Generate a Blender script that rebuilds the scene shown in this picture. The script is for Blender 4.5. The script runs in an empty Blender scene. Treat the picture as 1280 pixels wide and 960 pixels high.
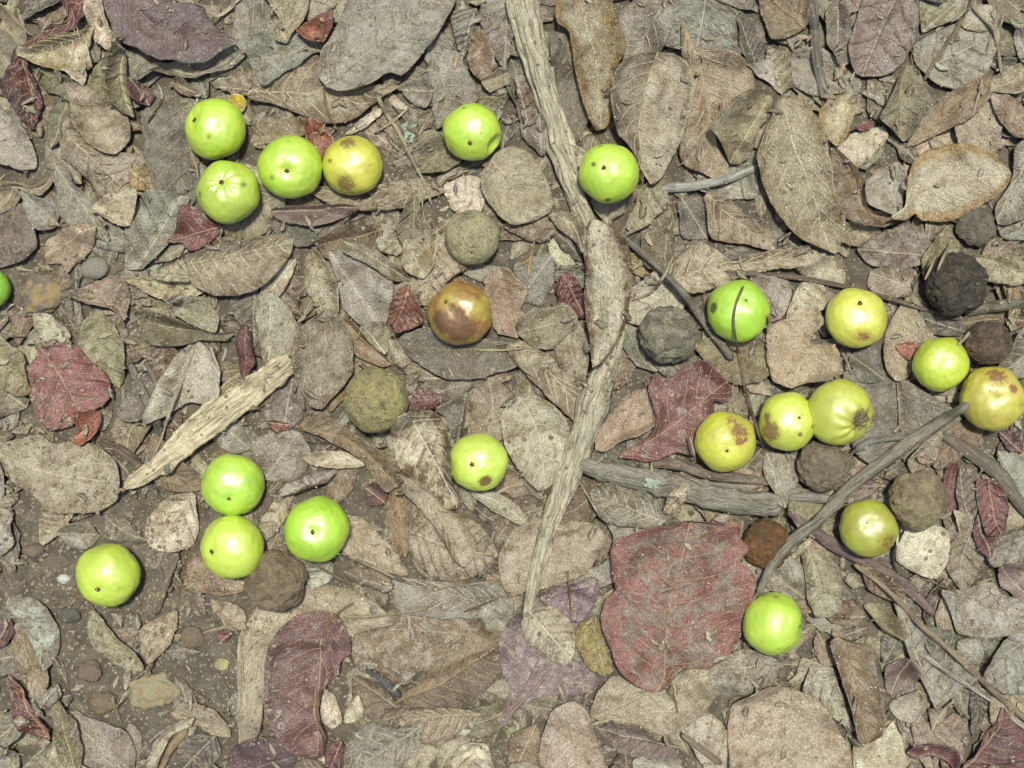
import bpy, math, random
import numpy as np
from mathutils import noise, Vector, Matrix
random.seed(7); rng = np.random.default_rng(7)
R_ = math.radians
sc = bpy.context.scene
C = sc.collection
MM = 0.001

# ------------------------------------------------------------------ camera, sky, sun, exposure
CAM_H = 0.90
PX = 0.0005                      # one photo pixel on the ground, metres
cam_d = bpy.data.cameras.new('camera'); cam = bpy.data.objects.new('camera', cam_d); C.objects.link(cam)
cam.location = (0, 0, CAM_H); cam.rotation_euler = (0, 0, 0)
cam_d.sensor_width = 36; cam_d.lens = 36 * CAM_H / 0.64
cam_d.clip_start = 0.01; cam_d.clip_end = 100
sc.camera = cam
SUN_EL, SUN_AZ = 79, 12           # high light, a little from the top of the photo
w = bpy.data.worlds.new('World'); sc.world = w; w.use_nodes = True
nt = w.node_tree; bgn = nt.nodes['Background']
sky = nt.nodes.new('ShaderNodeTexSky'); sky.sky_type = 'NISHITA'; sky.sun_disc = False
sky.dust_density = 2.5; sky.ozone_density = 0.6; sky.sun_elevation = R_(SUN_EL); sky.sun_rotation = R_(SUN_AZ)
nt.links.new(sky.outputs[0], bgn.inputs[0]); bgn.inputs[1].default_value = 0.10
sd = bpy.data.lights.new('sun', 'SUN'); sun = bpy.data.objects.new('sun', sd); C.objects.link(sun)
sd.energy = 4.2; sd.angle = R_(5.5); sd.color = (1.0, 1.0, 0.865)
sun.rotation_euler = (-R_(90 - SUN_EL), 0, -R_(SUN_AZ))
sun.location = (0.1, 0.3, 2)
sc.view_settings.view_transform = 'Standard'; sc.view_settings.look = 'None'
sc.view_settings.exposure = 0.27; sc.view_settings.gamma = 1; sc.view_settings.use_curve_mapping = False
sc.render.engine = 'CYCLES'
try:
    sc.cycles.max_bounces = 4; sc.cycles.use_denoising = True
except Exception: pass

def P(px, py, z=0.0):            # photo pixel -> world point at height z
    k = PX * (CAM_H - z) / CAM_H
    return ((px - 640) * k, (480 - py) * k)

# ------------------------------------------------------------------ height field of what has been laid down
HX, HY, HS = 0.50, 0.40, 0.0005
NXH, NYH = int(2 * HX / HS), int(2 * HY / HS)
def vnoise(shape, cell, seed):
    r = np.random.default_rng(seed)
    gy, gx = int(shape[0] / cell) + 3, int(shape[1] / cell) + 3
    g = r.random((gy, gx))
    y = np.arange(shape[0]) / cell; x = np.arange(shape[1]) / cell
    y0 = y.astype(int); x0 = x.astype(int); fy = y - y0; fx = x - x0
    fy = fy * fy * (3 - 2 * fy); fx = fx * fx * (3 - 2 * fx)
    a = g[np.ix_(y0, x0)]; b = g[np.ix_(y0, x0 + 1)]; c = g[np.ix_(y0 + 1, x0)]; d = g[np.ix_(y0 + 1, x0 + 1)]
    FX = fx[None, :]; FY = fy[:, None]
    return (a * (1 - FX) + b * FX) * (1 - FY) + (c * (1 - FX) + d * FX) * FY - 0.5
sh = (NYH, NXH)
H = (vnoise(sh, 90, 1) * 7 + vnoise(sh, 30, 2) * 3.0 + vnoise(sh, 11, 3) * 1.6 + vnoise(sh, 5, 4) * 0.9 + vnoise(sh, 2.4, 5) * 0.35) * MM
def blur(a, r):
    k = 2 * r + 1
    for ax in (0, 1):
        p = np.pad(a, [(r + 1, r) if i == ax else (0, 0) for i in (0, 1)], mode='edge')
        c = np.cumsum(p, axis=ax)
        a = (c[k:, :] - c[:-k, :]) / k if ax == 0 else (c[:, k:] - c[:, :-k]) / k
    return a
def idx(x, y):
    i = np.clip(((np.asarray(y) + HY) / HS).astype(int), 0, NYH - 1)
    j = np.clip(((np.asarray(x) + HX) / HS).astype(int), 0, NXH - 1)
    return i, j
def hat(x, y):
    i, j = idx(x, y); return H[i, j]

# ------------------------------------------------------------------ materials
class NB:                        # small node builder
    def __init__(s, name):
        s.m = bpy.data.materials.new(name); s.m.use_nodes = True
        s.t = s.m.node_tree; s.n = s.t.nodes; s.b = s.n['Principled BSDF']
    def N(s, typ, ins=None, **kw):
        n = s.n.new(typ)
        for k, v in kw.items(): setattr(n, k, v)
        for k, v in (ins or {}).items(): s.put(n.inputs[k], v)
        return n
    def put(s, sock, v):
        if isinstance(v, bpy.types.NodeSocket): s.t.links.new(v, sock)
        elif isinstance(v, bpy.types.Node): s.t.links.new(v.outputs[0], sock)
        else: sock.default_value = v
    def M(s, op, a, b=None, c=None, clamp=False):
        n = s.n.new('ShaderNodeMath'); n.operation = op; n.use_clamp = clamp
        for i, v in enumerate((a, b, c)):
            if v is not None: s.put(n.inputs[i], v)
        return n.outputs[0]
    def V(s, op, a, b=None, sc_=None):
        n = s.n.new('ShaderNodeVectorMath'); n.operation = op
        s.put(n.inputs[0], a)
        if b is not None: s.put(n.inputs[1], b)
        if sc_ is not None: s.put(n.inputs['Scale'], sc_)
        return n.outputs['Vector']
    def ramp(s, v, lo, hi, a=0.0, b=1.0):
        n = s.n.new('ShaderNodeMapRange'); n.interpolation_type = 'SMOOTHSTEP'
        for k, q in zip(('Value', 'From Min', 'From Max', 'To Min', 'To Max'), (v, lo, hi, a, b)): s.put(n.inputs[k], q)
        return n.outputs['Result']
    def noise(s, vec, scale, detail=3, rough=0.55, dist=0.0):
        n = s.n.new('ShaderNodeTexNoise'); s.put(n.inputs['Vector'], vec)
        n.inputs['Scale'].default_value = scale; n.inputs['Detail'].default_value = detail
        n.inputs['Roughness'].default_value = rough; n.inputs['Distortion'].default_value = dist
        return n.outputs['Fac']
    def vor(s, vec, scale, feature='F1', out='Distance', rnd=1.0):
        n = s.n.new('ShaderNodeTexVoronoi'); n.feature = feature; s.put(n.inputs['Vector'], vec)
        n.inputs['Scale'].default_value = scale; n.inputs['Randomness'].default_value = rnd
        return n.outputs[out]
    def mix(s, f, a, b, mode='MIX'):
        n = s.n.new('ShaderNodeMix'); n.data_type = 'RGBA'; n.blend_type = mode
        s.put(n.inputs[0], f)
        for q, v in ((6, a), (7, b)):
            if isinstance(v, tuple): v = (*v[:3], 1)
            s.put(n.inputs[q], v)
        return n.outputs[2]
    def bump(s, h, strength, dist, prev=None):
        n = s.n.new('ShaderNodeBump'); s.put(n.inputs['Height'], h)
        n.inputs['Strength'].default_value = strength; n.inputs['Distance'].default_value = dist
        if prev is not None: s.put(n.inputs['Normal'], prev)
        return n.outputs[0]
    def oprop(s, name, out='Fac'):
        n = s.n.new('ShaderNodeAttribute'); n.attribute_type = 'OBJECT'; n.attribute_name = name
        return n.outputs[out]
    def gattr(s, name, out='Fac'):
        n = s.n.new('ShaderNodeAttribute'); n.attribute_type = 'GEOMETRY'; n.attribute_name = name
        return n.outputs[out]
    def uv(s, name):
        n = s.n.new('ShaderNodeUVMap'); n.uv_map = name; return n.outputs[0]
    def done(s, col, rough, normal=None, spec=0.5):
        s.put(s.b.inputs['Base Color'], col); s.put(s.b.inputs['Roughness'], rough)
        s.b.inputs['Specular IOR Level'].default_value = spec
        if normal is not None: s.put(s.b.inputs['Normal'], normal)
        return s.m

def leaf_material(spots=False, stuff=False):
    g = NB('dead_leaf_spotted' if spots else ('litter_leaf' if stuff else 'dead_leaf'))
    oi = g.N('ShaderNodeObjectInfo')
    mm = g.uv('mm'); lf = g.uv('leaf')
    if stuff:
        base = g.gattr('tint', 'Color'); rnd = g.gattr('rnd', 'Vector')
        tint2 = g.mix(1.0, base, (0.62, 0.55, 0.42), 'MULTIPLY'); mott = 0.7; rib = 0.35; shine = 0.5; edge = 0.4; crink = 0.6; half = 0.001; quiltp = 0.25; vsp = 3.4; bleach = 0.5; dusty = 0.5
        off = g.V('SCALE', rnd, sc_=500.0)
    else:
        base = oi.outputs['Color']; tint2 = g.oprop('tint2', 'Vector')
        mott = g.oprop('mott'); rib = g.oprop('rib'); shine = g.oprop('shine'); edge = g.oprop('edge'); crink = g.oprop('crink'); half = g.oprop('half'); bleach = g.oprop('bleach'); dusty = g.oprop('dusty'); quiltp = g.oprop('quilt'); vsp = g.oprop('vein_gap')
        cx = g.N('ShaderNodeCombineXYZ', {0: oi.outputs['Random'], 1: oi.outputs['Random'], 2: oi.outputs['Random']})
        off = g.V('SCALE', cx, sc_=700.0)
    p = g.V('ADD', mm, off)                      # millimetres on the blade
    sep = g.N('ShaderNodeSeparateXYZ', {0: mm}); U, V = sep.outputs[0], sep.outputs[1]
    s2 = g.N('ShaderNodeSeparateXYZ', {0: lf}); u, v = s2.outputs[0], s2.outputs[1]
    av = g.M('ABSOLUTE', v); aV = g.M('ABSOLUTE', V)
    n1 = g.noise(p, 0.075, 4, 0.6, 0.6); n2 = g.noise(p, 0.30, 4, 0.72); n3 = g.noise(p, 0.95, 2, 0.78); nl = g.noise(g.V('ADD', p, (50, 9, 3)), 0.16, 4, 0.66, 0.3)
    f1 = g.M('MULTIPLY', g.ramp(g.M('ADD', g.M('MULTIPLY', n1, 0.6), g.M('MULTIPLY', nl, 0.4)), 0.43, 0.6), mott)
    fe = g.M('MULTIPLY', g.ramp(g.M('ADD', av, g.M('MULTIPLY', g.M('SUBTRACT', n2, 0.5), 0.5)), 0.48, 0.92), edge)
    col = g.mix(g.M('ADD', f1, fe, clamp=True), base, tint2)
    # old wet patches and bleached patches
    col = g.mix(g.ramp(n2, 0.52, 0.66, 0, 0.72), col, g.mix(1.0, col, (0.44, 0.38, 0.31), 'MULTIPLY'))
    nb_ = g.noise(g.V('ADD', p, (7, 31, 3)), 0.05, 3, 0.6, 1.0)
    col = g.mix(g.ramp(nb_, 0.48, 0.60, 0, 0.7), col, g.mix(1.0, col, (0.60, 0.50, 0.38), 'MULTIPLY'))
    col = g.mix(g.M('MULTIPLY', g.ramp(nl, 0.46, 0.62), bleach), col, g.mix(0.6, col, (0.52, 0.48, 0.37)))
    col = g.mix(g.ramp(n3, 0.36, 0.64), g.mix(1.0, col, (0.82, 0.80, 0.77), 'MULTIPLY'), g.mix(1.0, col, (1.14, 1.14, 1.14), 'MULTIPLY'))
    # one half of the blade may be darker
    hf = g.M('MULTIPLY', g.ramp(g.M('MULTIPLY', v, g.M('SIGN', half)), -0.06, 0.06), g.M('ABSOLUTE', half))
    col = g.mix(hf, col, g.mix(1.0, col, (0.42, 0.38, 0.33), 'MULTIPLY'))
    # veins
    wob = 3.0 if spots else 7.0
    sv = g.M('ADD', g.M('SUBTRACT', U, g.M('MULTIPLY', aV, 0.75)), g.M('ADD', g.M('MULTIPLY', n1, wob), g.M('MULTIPLY', nl, 3.0)))
    pp = g.M('PINGPONG', sv, vsp)
    vein = g.ramp(pp, 0.0, 0.34, 1, 0)
    pw = g.V('ADD', p, g.V('SCALE', g.N('ShaderNodeCombineXYZ', {0: n2, 1: n3}).outputs[0], sc_=1.5))
    ret = g.ramp(g.vor(pw, 0.55, 'DISTANCE_TO_EDGE'), 0.0, 0.2, 1, 0)
    mid = g.ramp(aV, 0.15, 0.6, 1, 0)
    col = g.mix(g.M('MULTIPLY', vein, g.M('MULTIPLY', rib, 0.6)), col, g.mix(0.5, col, (0.5, 0.44, 0.30)))
    col = g.mix(g.M('MULTIPLY', ret, 0.18), col, g.mix(1.0, col, (0.6, 0.55, 0.5), 'MULTIPLY'))
    col = g.mix(g.M('MULTIPLY', mid, g.M('ADD', rib, 0.2, clamp=True)), col, g.mix(0.65, col, (0.55, 0.47, 0.31)))
    # dark specks and mineral dust
    d = g.vor(g.V('ADD', p, (11, 2, 8)), 0.30); col = g.mix(g.ramp(d, 0.05, 0.12, 0.75, 0), col, (0.05, 0.035, 0.025))
    dust = g.ramp(g.noise(g.V('ADD', p, (9, 70, 2)), 1.5, 2, 0.8), 0.60, 0.68, 0, 0.65)
    col = g.mix(g.M('MULTIPLY', dust, dusty), col, g.mix(0.6, col, (0.62, 0.58, 0.46)))
    if spots:
        dd = g.vor(g.V('ADD', p, g.V('SCALE', g.N('ShaderNodeCombineXYZ', {0: n2, 1: n3, 2: n1}).outputs[0], sc_=5.0)), 0.085)
        ring = g.M('MULTIPLY', g.ramp(dd, 0.05, 0.12, 0, 1), g.M('MULTIPLY', g.ramp(dd, 0.14, 0.21, 1, 0), g.ramp(n2, 0.40, 0.52)))
        col = g.mix(g.M('MULTIPLY', ring, 0.7), col, (0.40, 0.36, 0.34))
        col = g.mix(g.ramp(dd, 0.04, 0.12, 0.6, 0), col, (0.16, 0.14, 0.13))
    col = g.mix(g.ramp(nl, 0.55, 0.68, 0, 0.4), col, (0.17, 0.125, 0.11))
    # underside of the blade a little paler
    geo = g.N('ShaderNodeNewGeometry')
    h1 = g.M('ADD', g.M('MULTIPLY', n2, 1.0), g.M('MULTIPLY', n3, 0.25))
    h1 = g.M('ADD', h1, g.M('MULTIPLY', g.M('ADD', ret, g.M('MULTIPLY', vein, 0.8)), -0.22))
    quilt = g.M('SUBTRACT', g.ramp(pp, 0.0, 2.0), g.M('MULTIPLY', g.ramp(aV, 0.2, 2.2, 1, 0), 0.9))
    q0 = g.N('ShaderNodeBump', {'Height': quilt, 'Strength': quiltp, 'Distance': 0.0012}).outputs[0]
    nb = g.bump(h1, 1.0, 0.0010, q0)
    wr = g.noise(g.V('MULTIPLY', p, (0.55, 1.5, 1)), 0.5, 4, 0.62, 1.2)
    n = g.N('ShaderNodeBump', {'Height': wr, 'Strength': g.M('MULTIPLY', crink, 0.9), 'Distance': 0.0026, 'Normal': nb})
    rough = g.M('SUBTRACT', g.ramp(n2, 0.3, 0.7, 0.42, 0.70), g.M('MULTIPLY', shine, 0.20))
    return g.done(col, rough, n.outputs[0], 1.0)
M_LEAF = leaf_material(); M_SPOT = leaf_material(spots=True); M_LIT = leaf_material(stuff=True)

def wood_material(name):
    g = NB(name)
    oi = g.N('ShaderNodeObjectInfo'); mm = g.uv('mm')
    cx = g.N('ShaderNodeCombineXYZ', {0: oi.outputs['Random'], 1: oi.outputs['Random'], 2: oi.outputs['Random']})
    p = g.V('ADD', mm, g.V('SCALE', cx, sc_=300.0))
    warp = g.V('SCALE', g.N('ShaderNodeCombineXYZ', {1: g.noise(p, 0.09, 2)}).outputs[0], sc_=3.0)
    q = g.V('MULTIPLY', g.V('ADD', p, warp), (0.045, 0.60, 1.0))
    f = g.noise(q, 1.0, 5, 0.7); f2 = g.noise(g.V('MULTIPLY', p, (0.10, 1.3, 1)), 1.0, 5, 0.7); b = g.noise(p, 0.11, 4, 0.65)
    base = oi.outputs['Color']; t2 = g.oprop('tint2', 'Vector')
    col = g.mix(g.ramp(f, 0.48, 0.60, 0, 0.95), base, t2)
    col = g.mix(g.ramp(f2, 0.56, 0.68, 0, 0.6), col, g.mix(1.0, base, (1.35, 1.32, 1.25), 'MULTIPLY'))
    col = g.mix(g.ramp(b, 0.5, 0.68, 0, g.oprop('mott')), col, g.mix(0.8, col, t2))
    col = g.mix(g.ramp(f2, 0.34, 0.46, 0.85, 0), col, g.mix(1.0, col, (0.35, 0.30, 0.25), 'MULTIPLY'))
    n3 = g.noise(p, 0.9, 4, 0.78)
    col = g.mix(g.ramp(n3, 0.35, 0.7, 0, 0.8), g.mix(1.0, col, (0.75, 0.73, 0.7), 'MULTIPLY'), g.mix(1.0, col, (1.2, 1.2, 1.2), 'MULTIPLY'))
    h = g.M('ADD', g.M('ADD', g.M('MULTIPLY', f, 1.2), g.M('MULTIPLY', f2, 1.0)), g.M('MULTIPLY', n3, 0.25))
    return g.done(col, g.ramp(b, 0.3, 0.7, 0.6, 0.85), g.bump(h, 1.0, 0.0018), 0.35)
M_WOOD = wood_material('weathered_wood')

def fruit_material():
    g = NB('fruit_skin')
    oi = g.N('ShaderNodeObjectInfo')
    tc = g.N('ShaderNodeTexCoord')
    cx = g.N('ShaderNodeCombineXYZ', {0: oi.outputs['Random'], 1: oi.outputs['Random'], 2: oi.outputs['Random']})
    p = g.V('ADD', g.V('SCALE', tc.outputs['Object'], sc_=1000.0), g.V('SCALE', cx, sc_=200.0))
    base = oi.outputs['Color']; t2 = g.oprop('tint2', 'Vector'); br = g.oprop('bruise_tint', 'Vector')
    n1 = g.noise(p, 0.07, 3, 0.5); n2 = g.noise(p, 0.45, 5, 0.65, 0.3); n3 = g.noise(p, 2.5, 3, 0.6)
    col = g.mix(g.ramp(n1, 0.38, 0.62, 0, g.oprop('mott')), base, t2)
    col = g.mix(g.ramp(n3, 0.3, 0.7, 0, 0.25), g.mix(1.0, col, (0.90, 0.92, 0.85), 'MULTIPLY'), g.mix(1.0, col, (1.08, 1.06, 1.1), 'MULTIPLY'))
    bz = g.M('ADD', g.gattr('bruise'), g.M('MULTIPLY', g.M('SUBTRACT', n2, 0.5), 0.9))
    soft = g.ramp(g.M('ADD', g.gattr('bruise'), g.M('MULTIPLY', g.M('SUBTRACT', n2, 0.5), 0.35)), 0.10, 0.6, 0, 0.9)
    col = g.mix(soft, col, g.mix(0.5, col, br)); col = g.mix(g.ramp(bz, 0.46, 0.66, 0, 0.95), col, br)
    # pores and dirt freckles
    d = g.vor(p, 0.36); dn = g.noise(p, 0.09, 2); blot = g.noise(g.V('ADD', p, (8, 8, 90)), 0.22, 4, 0.6, 0.4)
    col = g.mix(g.ramp(blot, 0.62, 0.70, 0, g.M('MULTIPLY', g.oprop('mott'), 0.55)), col, g.mix(0.6, col, (0.20, 0.14, 0.02)))
    col = g.mix(g.M('MULTIPLY', g.ramp(d, 0.05, 0.11, 0.9, 0), g.ramp(dn, 0.5, 0.6)), col, (0.09, 0.05, 0.015))
    d2 = g.vor(g.V('ADD', p, (4, 4, 4)), 1.0); col = g.mix(g.ramp(d2, 0.06, 0.18, 0.30, 0), col, g.mix(0.6, col, (0.72, 0.8, 0.3)))
    scuff = g.noise(g.V('MULTIPLY', g.V('ADD', p, (60, 2, 9)), (1, 0.28, 1)), 0.5, 5, 0.75, 0.6)
    col = g.mix(g.ramp(scuff, 0.54, 0.66, 0, 0.6), col, g.mix(0.5, col, (0.26, 0.22, 0.05)))
    big = g.noise(g.V('ADD', p, (2, 40, 5)), 0.045, 2, 0.5)
    col = g.mix(g.ramp(big, 0.42, 0.62, 0, 0.5), col, g.mix(1.0, col, (0.80, 0.78, 0.7), 'MULTIPLY'))
    n = g.bump(g.M('ADD', g.M('ADD', g.M('MULTIPLY', n3, 0.15), g.M('MULTIPLY', n2, 0.35)), g.M('MULTIPLY', g.ramp(bz, 0.4, 0.8), g.M('MULTIPLY', n2, 1.2))), 0.6, 0.0006)
    g.put(g.b.inputs['Coat Weight'], g.M('SUBTRACT', 1.0, g.M('MULTIPLY', soft, 0.9))); g.b.inputs['Coat IOR'].default_value = 1.85; g.b.inputs['Coat Roughness'].default_value = 0.47
    g.b.inputs['Subsurface Weight'].default_value = 0.2
    g.b.inputs['Subsurface Radius'].default_value = (0.6, 1.0, 0.2); g.b.inputs['Subsurface Scale'].default_value = 0.004
    return g.done(col, g.M('ADD', g.ramp(n2, 0.3, 0.7, 0.44, 0.54), g.M('MULTIPLY', soft, 0.3)), n, 0.8)
M_FRUIT = fruit_material()
def mould_material():
    g = NB('rotten_skin')
    oi = g.N('ShaderNodeObjectInfo'); tc = g.N('ShaderNodeTexCoord')
    cx = g.N('ShaderNodeCombineXYZ', {0: oi.outputs['Random'], 1: oi.outputs['Random'], 2: oi.outputs['Random']})
    p = g.V('ADD', g.V('SCALE', tc.outputs['Object'], sc_=1000.0), g.V('SCALE', cx, sc_=200.0))
    base = oi.outputs['Color']; t2 = g.oprop('tint2', 'Vector'); t3 = g.oprop('bruise_tint', 'Vector')
    n1 = g.noise(p, 0.11, 5, 0.65, 0.6); n2 = g.noise(p, 0.6, 5, 0.75, 0.2); n3 = g.noise(p, 1.0, 4, 0.78)
    col = g.mix(g.ramp(n1, 0.42, 0.58), base, t2)
    col = g.mix(g.ramp(n2, 0.52, 0.66, 0, 0.85), col, t3)
    bz = g.M('ADD', g.gattr('bruise'), g.M('MULTIPLY', g.M('SUBTRACT', n2, 0.5), 0.9))
    col = g.mix(g.ramp(bz, 0.45, 0.75, 0, 0.9), col, t3)
    col = g.mix(g.ramp(n3, 0.3, 0.72, 0, 0.6), g.mix(1.0, col, (0.65, 0.62, 0.58), 'MULTIPLY'), g.mix(1.0, col, (1.3, 1.3, 1.28), 'MULTIPLY'))
    n4 = g.noise(g.V('ADD', p, (30, 3, 5)), 0.26, 5, 0.7, 0.5)
    col = g.mix(g.ramp(n4, 0.52, 0.66, 0, 0.7), col, g.mix(1.0, col, (0.48, 0.42, 0.36), 'MULTIPLY'))
    col = g.mix(g.ramp(n4, 0.32, 0.44, 0.5, 0), col, g.mix(0.6, col, (0.42, 0.38, 0.28)))
    d = g.vor(p, 0.55); col = g.mix(g.ramp(d, 0.07, 0.16, 0.7, 0), col, (0.05, 0.04, 0.03))
    h = g.M('ADD', g.M('MULTIPLY', n2, 1.4), g.M('ADD', g.M('MULTIPLY', n3, 0.4), g.M('MULTIPLY', n4, 1.6)))
    return g.done(col, g.M('SUBTRACT', 0.92, g.oprop('shine')), g.bump(h, 1.0, 0.0019), 0.3)
M_MOULD = mould_material()
def plain_material(name, a, b, sc1, rough=0.8, bd=0.0006, grit=True):
    g = NB(name); tc = g.N('ShaderNodeTexCoord'); oi = g.N('ShaderNodeObjectInfo')
    p = g.V('ADD', g.V('SCALE', tc.outputs['Object'], sc_=1000.0), g.V('SCALE', g.N('ShaderNodeCombineXYZ', {0: oi.outputs['Random'], 1: oi.outputs['Random']}).outputs[0], sc_=90.0))
    n1 = g.noise(p, sc1, 5, 0.65, 0.3); n2 = g.noise(p, 1.6, 5, 0.7)
    if a is None: a = oi.outputs['Color']; b = g.oprop('tint2', 'Vector')
    col = g.mix(g.ramp(n1, 0.4, 0.62), a, b)
    col = g.mix(g.ramp(n2, 0.32, 0.7, 0, 0.7), g.mix(1.0, col, (0.6, 0.58, 0.55), 'MULTIPLY'), g.mix(1.0, col, (1.35, 1.33, 1.3), 'MULTIPLY'))
    if grit:
        d = g.vor(p, 0.8, 'F1', 'Color'); col = g.mix(g.ramp(g.N('ShaderNodeSeparateColor', {0: d}).outputs[0], 0.93, 0.95, 0, 0.5), col, (0.42, 0.36, 0.28))
    return g.done(col, rough, g.bump(g.M('ADD', n2, g.M('MULTIPLY', n1, 1.0)), 1.0, bd), 0.35)
M_SOIL = plain_material('forest_soil', (0.115, 0.098, 0.074), (0.18, 0.155, 0.118), 0.09, 0.85, 0.0013)
M_STONE = plain_material('stone', None, None, 0.15, 0.75, 0.0006, False)
M_GRAIN = plain_material('mineral_grains', (0.52, 0.50, 0.44), (0.34, 0.30, 0.22), 0.3, 0.5, 0.0002, False)
M_CRUMB = plain_material('debris_crumbs', (0.14, 0.11, 0.08), (0.32, 0.27, 0.19), 0.16, 0.85, 0.0004, False)
M_FIBRE = plain_material('dry_fibre', (0.42, 0.35, 0.23), (0.20, 0.15, 0.09), 0.2, 0.7, 0.0002, False)
M_SCAR = plain_material('dry_calyx', (0.14, 0.085, 0.03), (0.05, 0.03, 0.015), 0.6, 0.8, 0.0003, False)

# ------------------------------------------------------------------ mesh helpers
def link_mesh(name, verts, faces, mat, parent=None, smooth=True, uvs=None, attrs=None):
    me = bpy.data.meshes.new(name); me.from_pydata(np.asarray(verts).tolist(), [], np.asarray(faces).tolist() if not isinstance(faces, list) else faces)
    if smooth: me.polygons.foreach_set('use_smooth', [True] * len(me.polygons))
    if uvs:
        li = np.empty(len(me.loops), dtype=np.int32); me.loops.foreach_get('vertex_index', li)
        for nm, arr in uvs.items():
            l = me.uv_layers.new(name=nm); l.data.foreach_set('uv', np.asarray(arr, dtype=np.float32)[li].ravel())
    for nm, (typ, arr) in (attrs or {}).items():
        a = me.attributes.new(nm, typ, 'POINT')
        a.data.foreach_set('value' if typ == 'FLOAT' else ('color' if typ == 'FLOAT_COLOR' else 'vector'), np.asarray(arr, dtype=np.float32).ravel())
    me.materials.append(mat); me.update()
    o = bpy.data.objects.new(name, me); C.objects.link(o)
    if parent is not None: o.parent = parent
    return o
THINGS = []
def tag(o, label, cat, group=None, px=None):
    o['label'] = label; o['category'] = cat
    if group: o['group'] = group
    THINGS.append(o); return o

def chaikin(p, it):
    p = np.asarray(p, float)
    for _ in range(it):
        q = np.roll(p, -1, axis=0)
        p = np.stack([p * 0.86 + q * 0.14, p * 0.14 + q * 0.86], 1).reshape(-1, 2)
    return p
def smooth_line(pts, n):
    pts = np.asarray(pts, float)
    if len(pts) > 2:
        out = []
        e = np.vstack([2 * pts[0] - pts[1], pts, 2 * pts[-1] - pts[-2]])
        for i in range(len(pts) - 1):
            a, b, c, d = e[i:i + 4]
            for t in np.linspace(0, 1, 12, endpoint=False):
                out.append(0.5 * ((2 * b) + (c - a) * t + (2 * a - 5 * b + 4 * c - d) * t * t + (3 * b - a - 3 * c + d) * t ** 3))
        out.append(pts[-1]); pts = np.array(out)
    s = np.r_[0, np.cumsum(np.linalg.norm(np.diff(pts, axis=0), axis=1))]
    t = np.linspace(0, s[-1], n)
    return np.stack([np.interp(t, s, pts[:, k]) for k in range(pts.shape[1])], 1), s[-1]

PAL = {  # base, second tint
 'tan':   ((0.34, 0.295, 0.205), (0.165, 0.115, 0.055)), 'grey':  ((0.30, 0.282, 0.225), (0.15, 0.125, 0.085)),
 'pale':  ((0.49, 0.45, 0.33), (0.29, 0.24, 0.15)),  'brown': ((0.23, 0.165, 0.095), (0.12, 0.075, 0.035)),
 'dark':  ((0.13, 0.115, 0.085), (0.20, 0.175, 0.13)),  'olive': ((0.22, 0.20, 0.11), (0.13, 0.105, 0.05)),
 'gold':  ((0.40, 0.36, 0.25), (0.25, 0.165, 0.055)),   'plum': ((0.125, 0.082, 0.082), (0.09, 0.06, 0.058)), 'violet': ((0.19, 0.118, 0.13), (0.165, 0.135, 0.12)), 'oldred': ((0.20, 0.065, 0.052), (0.15, 0.055, 0.045)), 'maroon': ((0.15, 0.05, 0.044), (0.085, 0.035, 0.035)), 'dkmaroon': ((0.085, 0.032, 0.036), (0.06, 0.03, 0.032)), 'redbrown': ((0.135, 0.062, 0.055), (0.10, 0.045, 0.04)), 'bronze': ((0.54, 0.49, 0.36), (0.13, 0.07, 0.022)),
 'purple': ((0.17, 0.115, 0.10), (0.14, 0.11, 0.085)), 'pink': ((0.30, 0.22, 0.15), (0.26, 0.19, 0.13)),
 'rust':  ((0.27, 0.095, 0.05), (0.15, 0.045, 0.025)), 'ochre': ((0.33, 0.24, 0.09), (0.22, 0.13, 0.04)),
 'redgrey': ((0.20, 0.074, 0.052), (0.175, 0.125, 0.09)), 'yellow': ((0.62, 0.50, 0.05), (0.5, 0.34, 0.03)),
 'peach': ((0.32, 0.26, 0.18), (0.25, 0.17, 0.095)), 'roseleaf': ((0.20, 0.135, 0.118), (0.20, 0.175, 0.14)),
}
def jit(c, a=0.10):
    k = 1 + random.uniform(-a, a); return tuple(max(0.01, x * k * (1 + random.uniform(-a, a) * 0.35)) for x in c)

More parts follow.
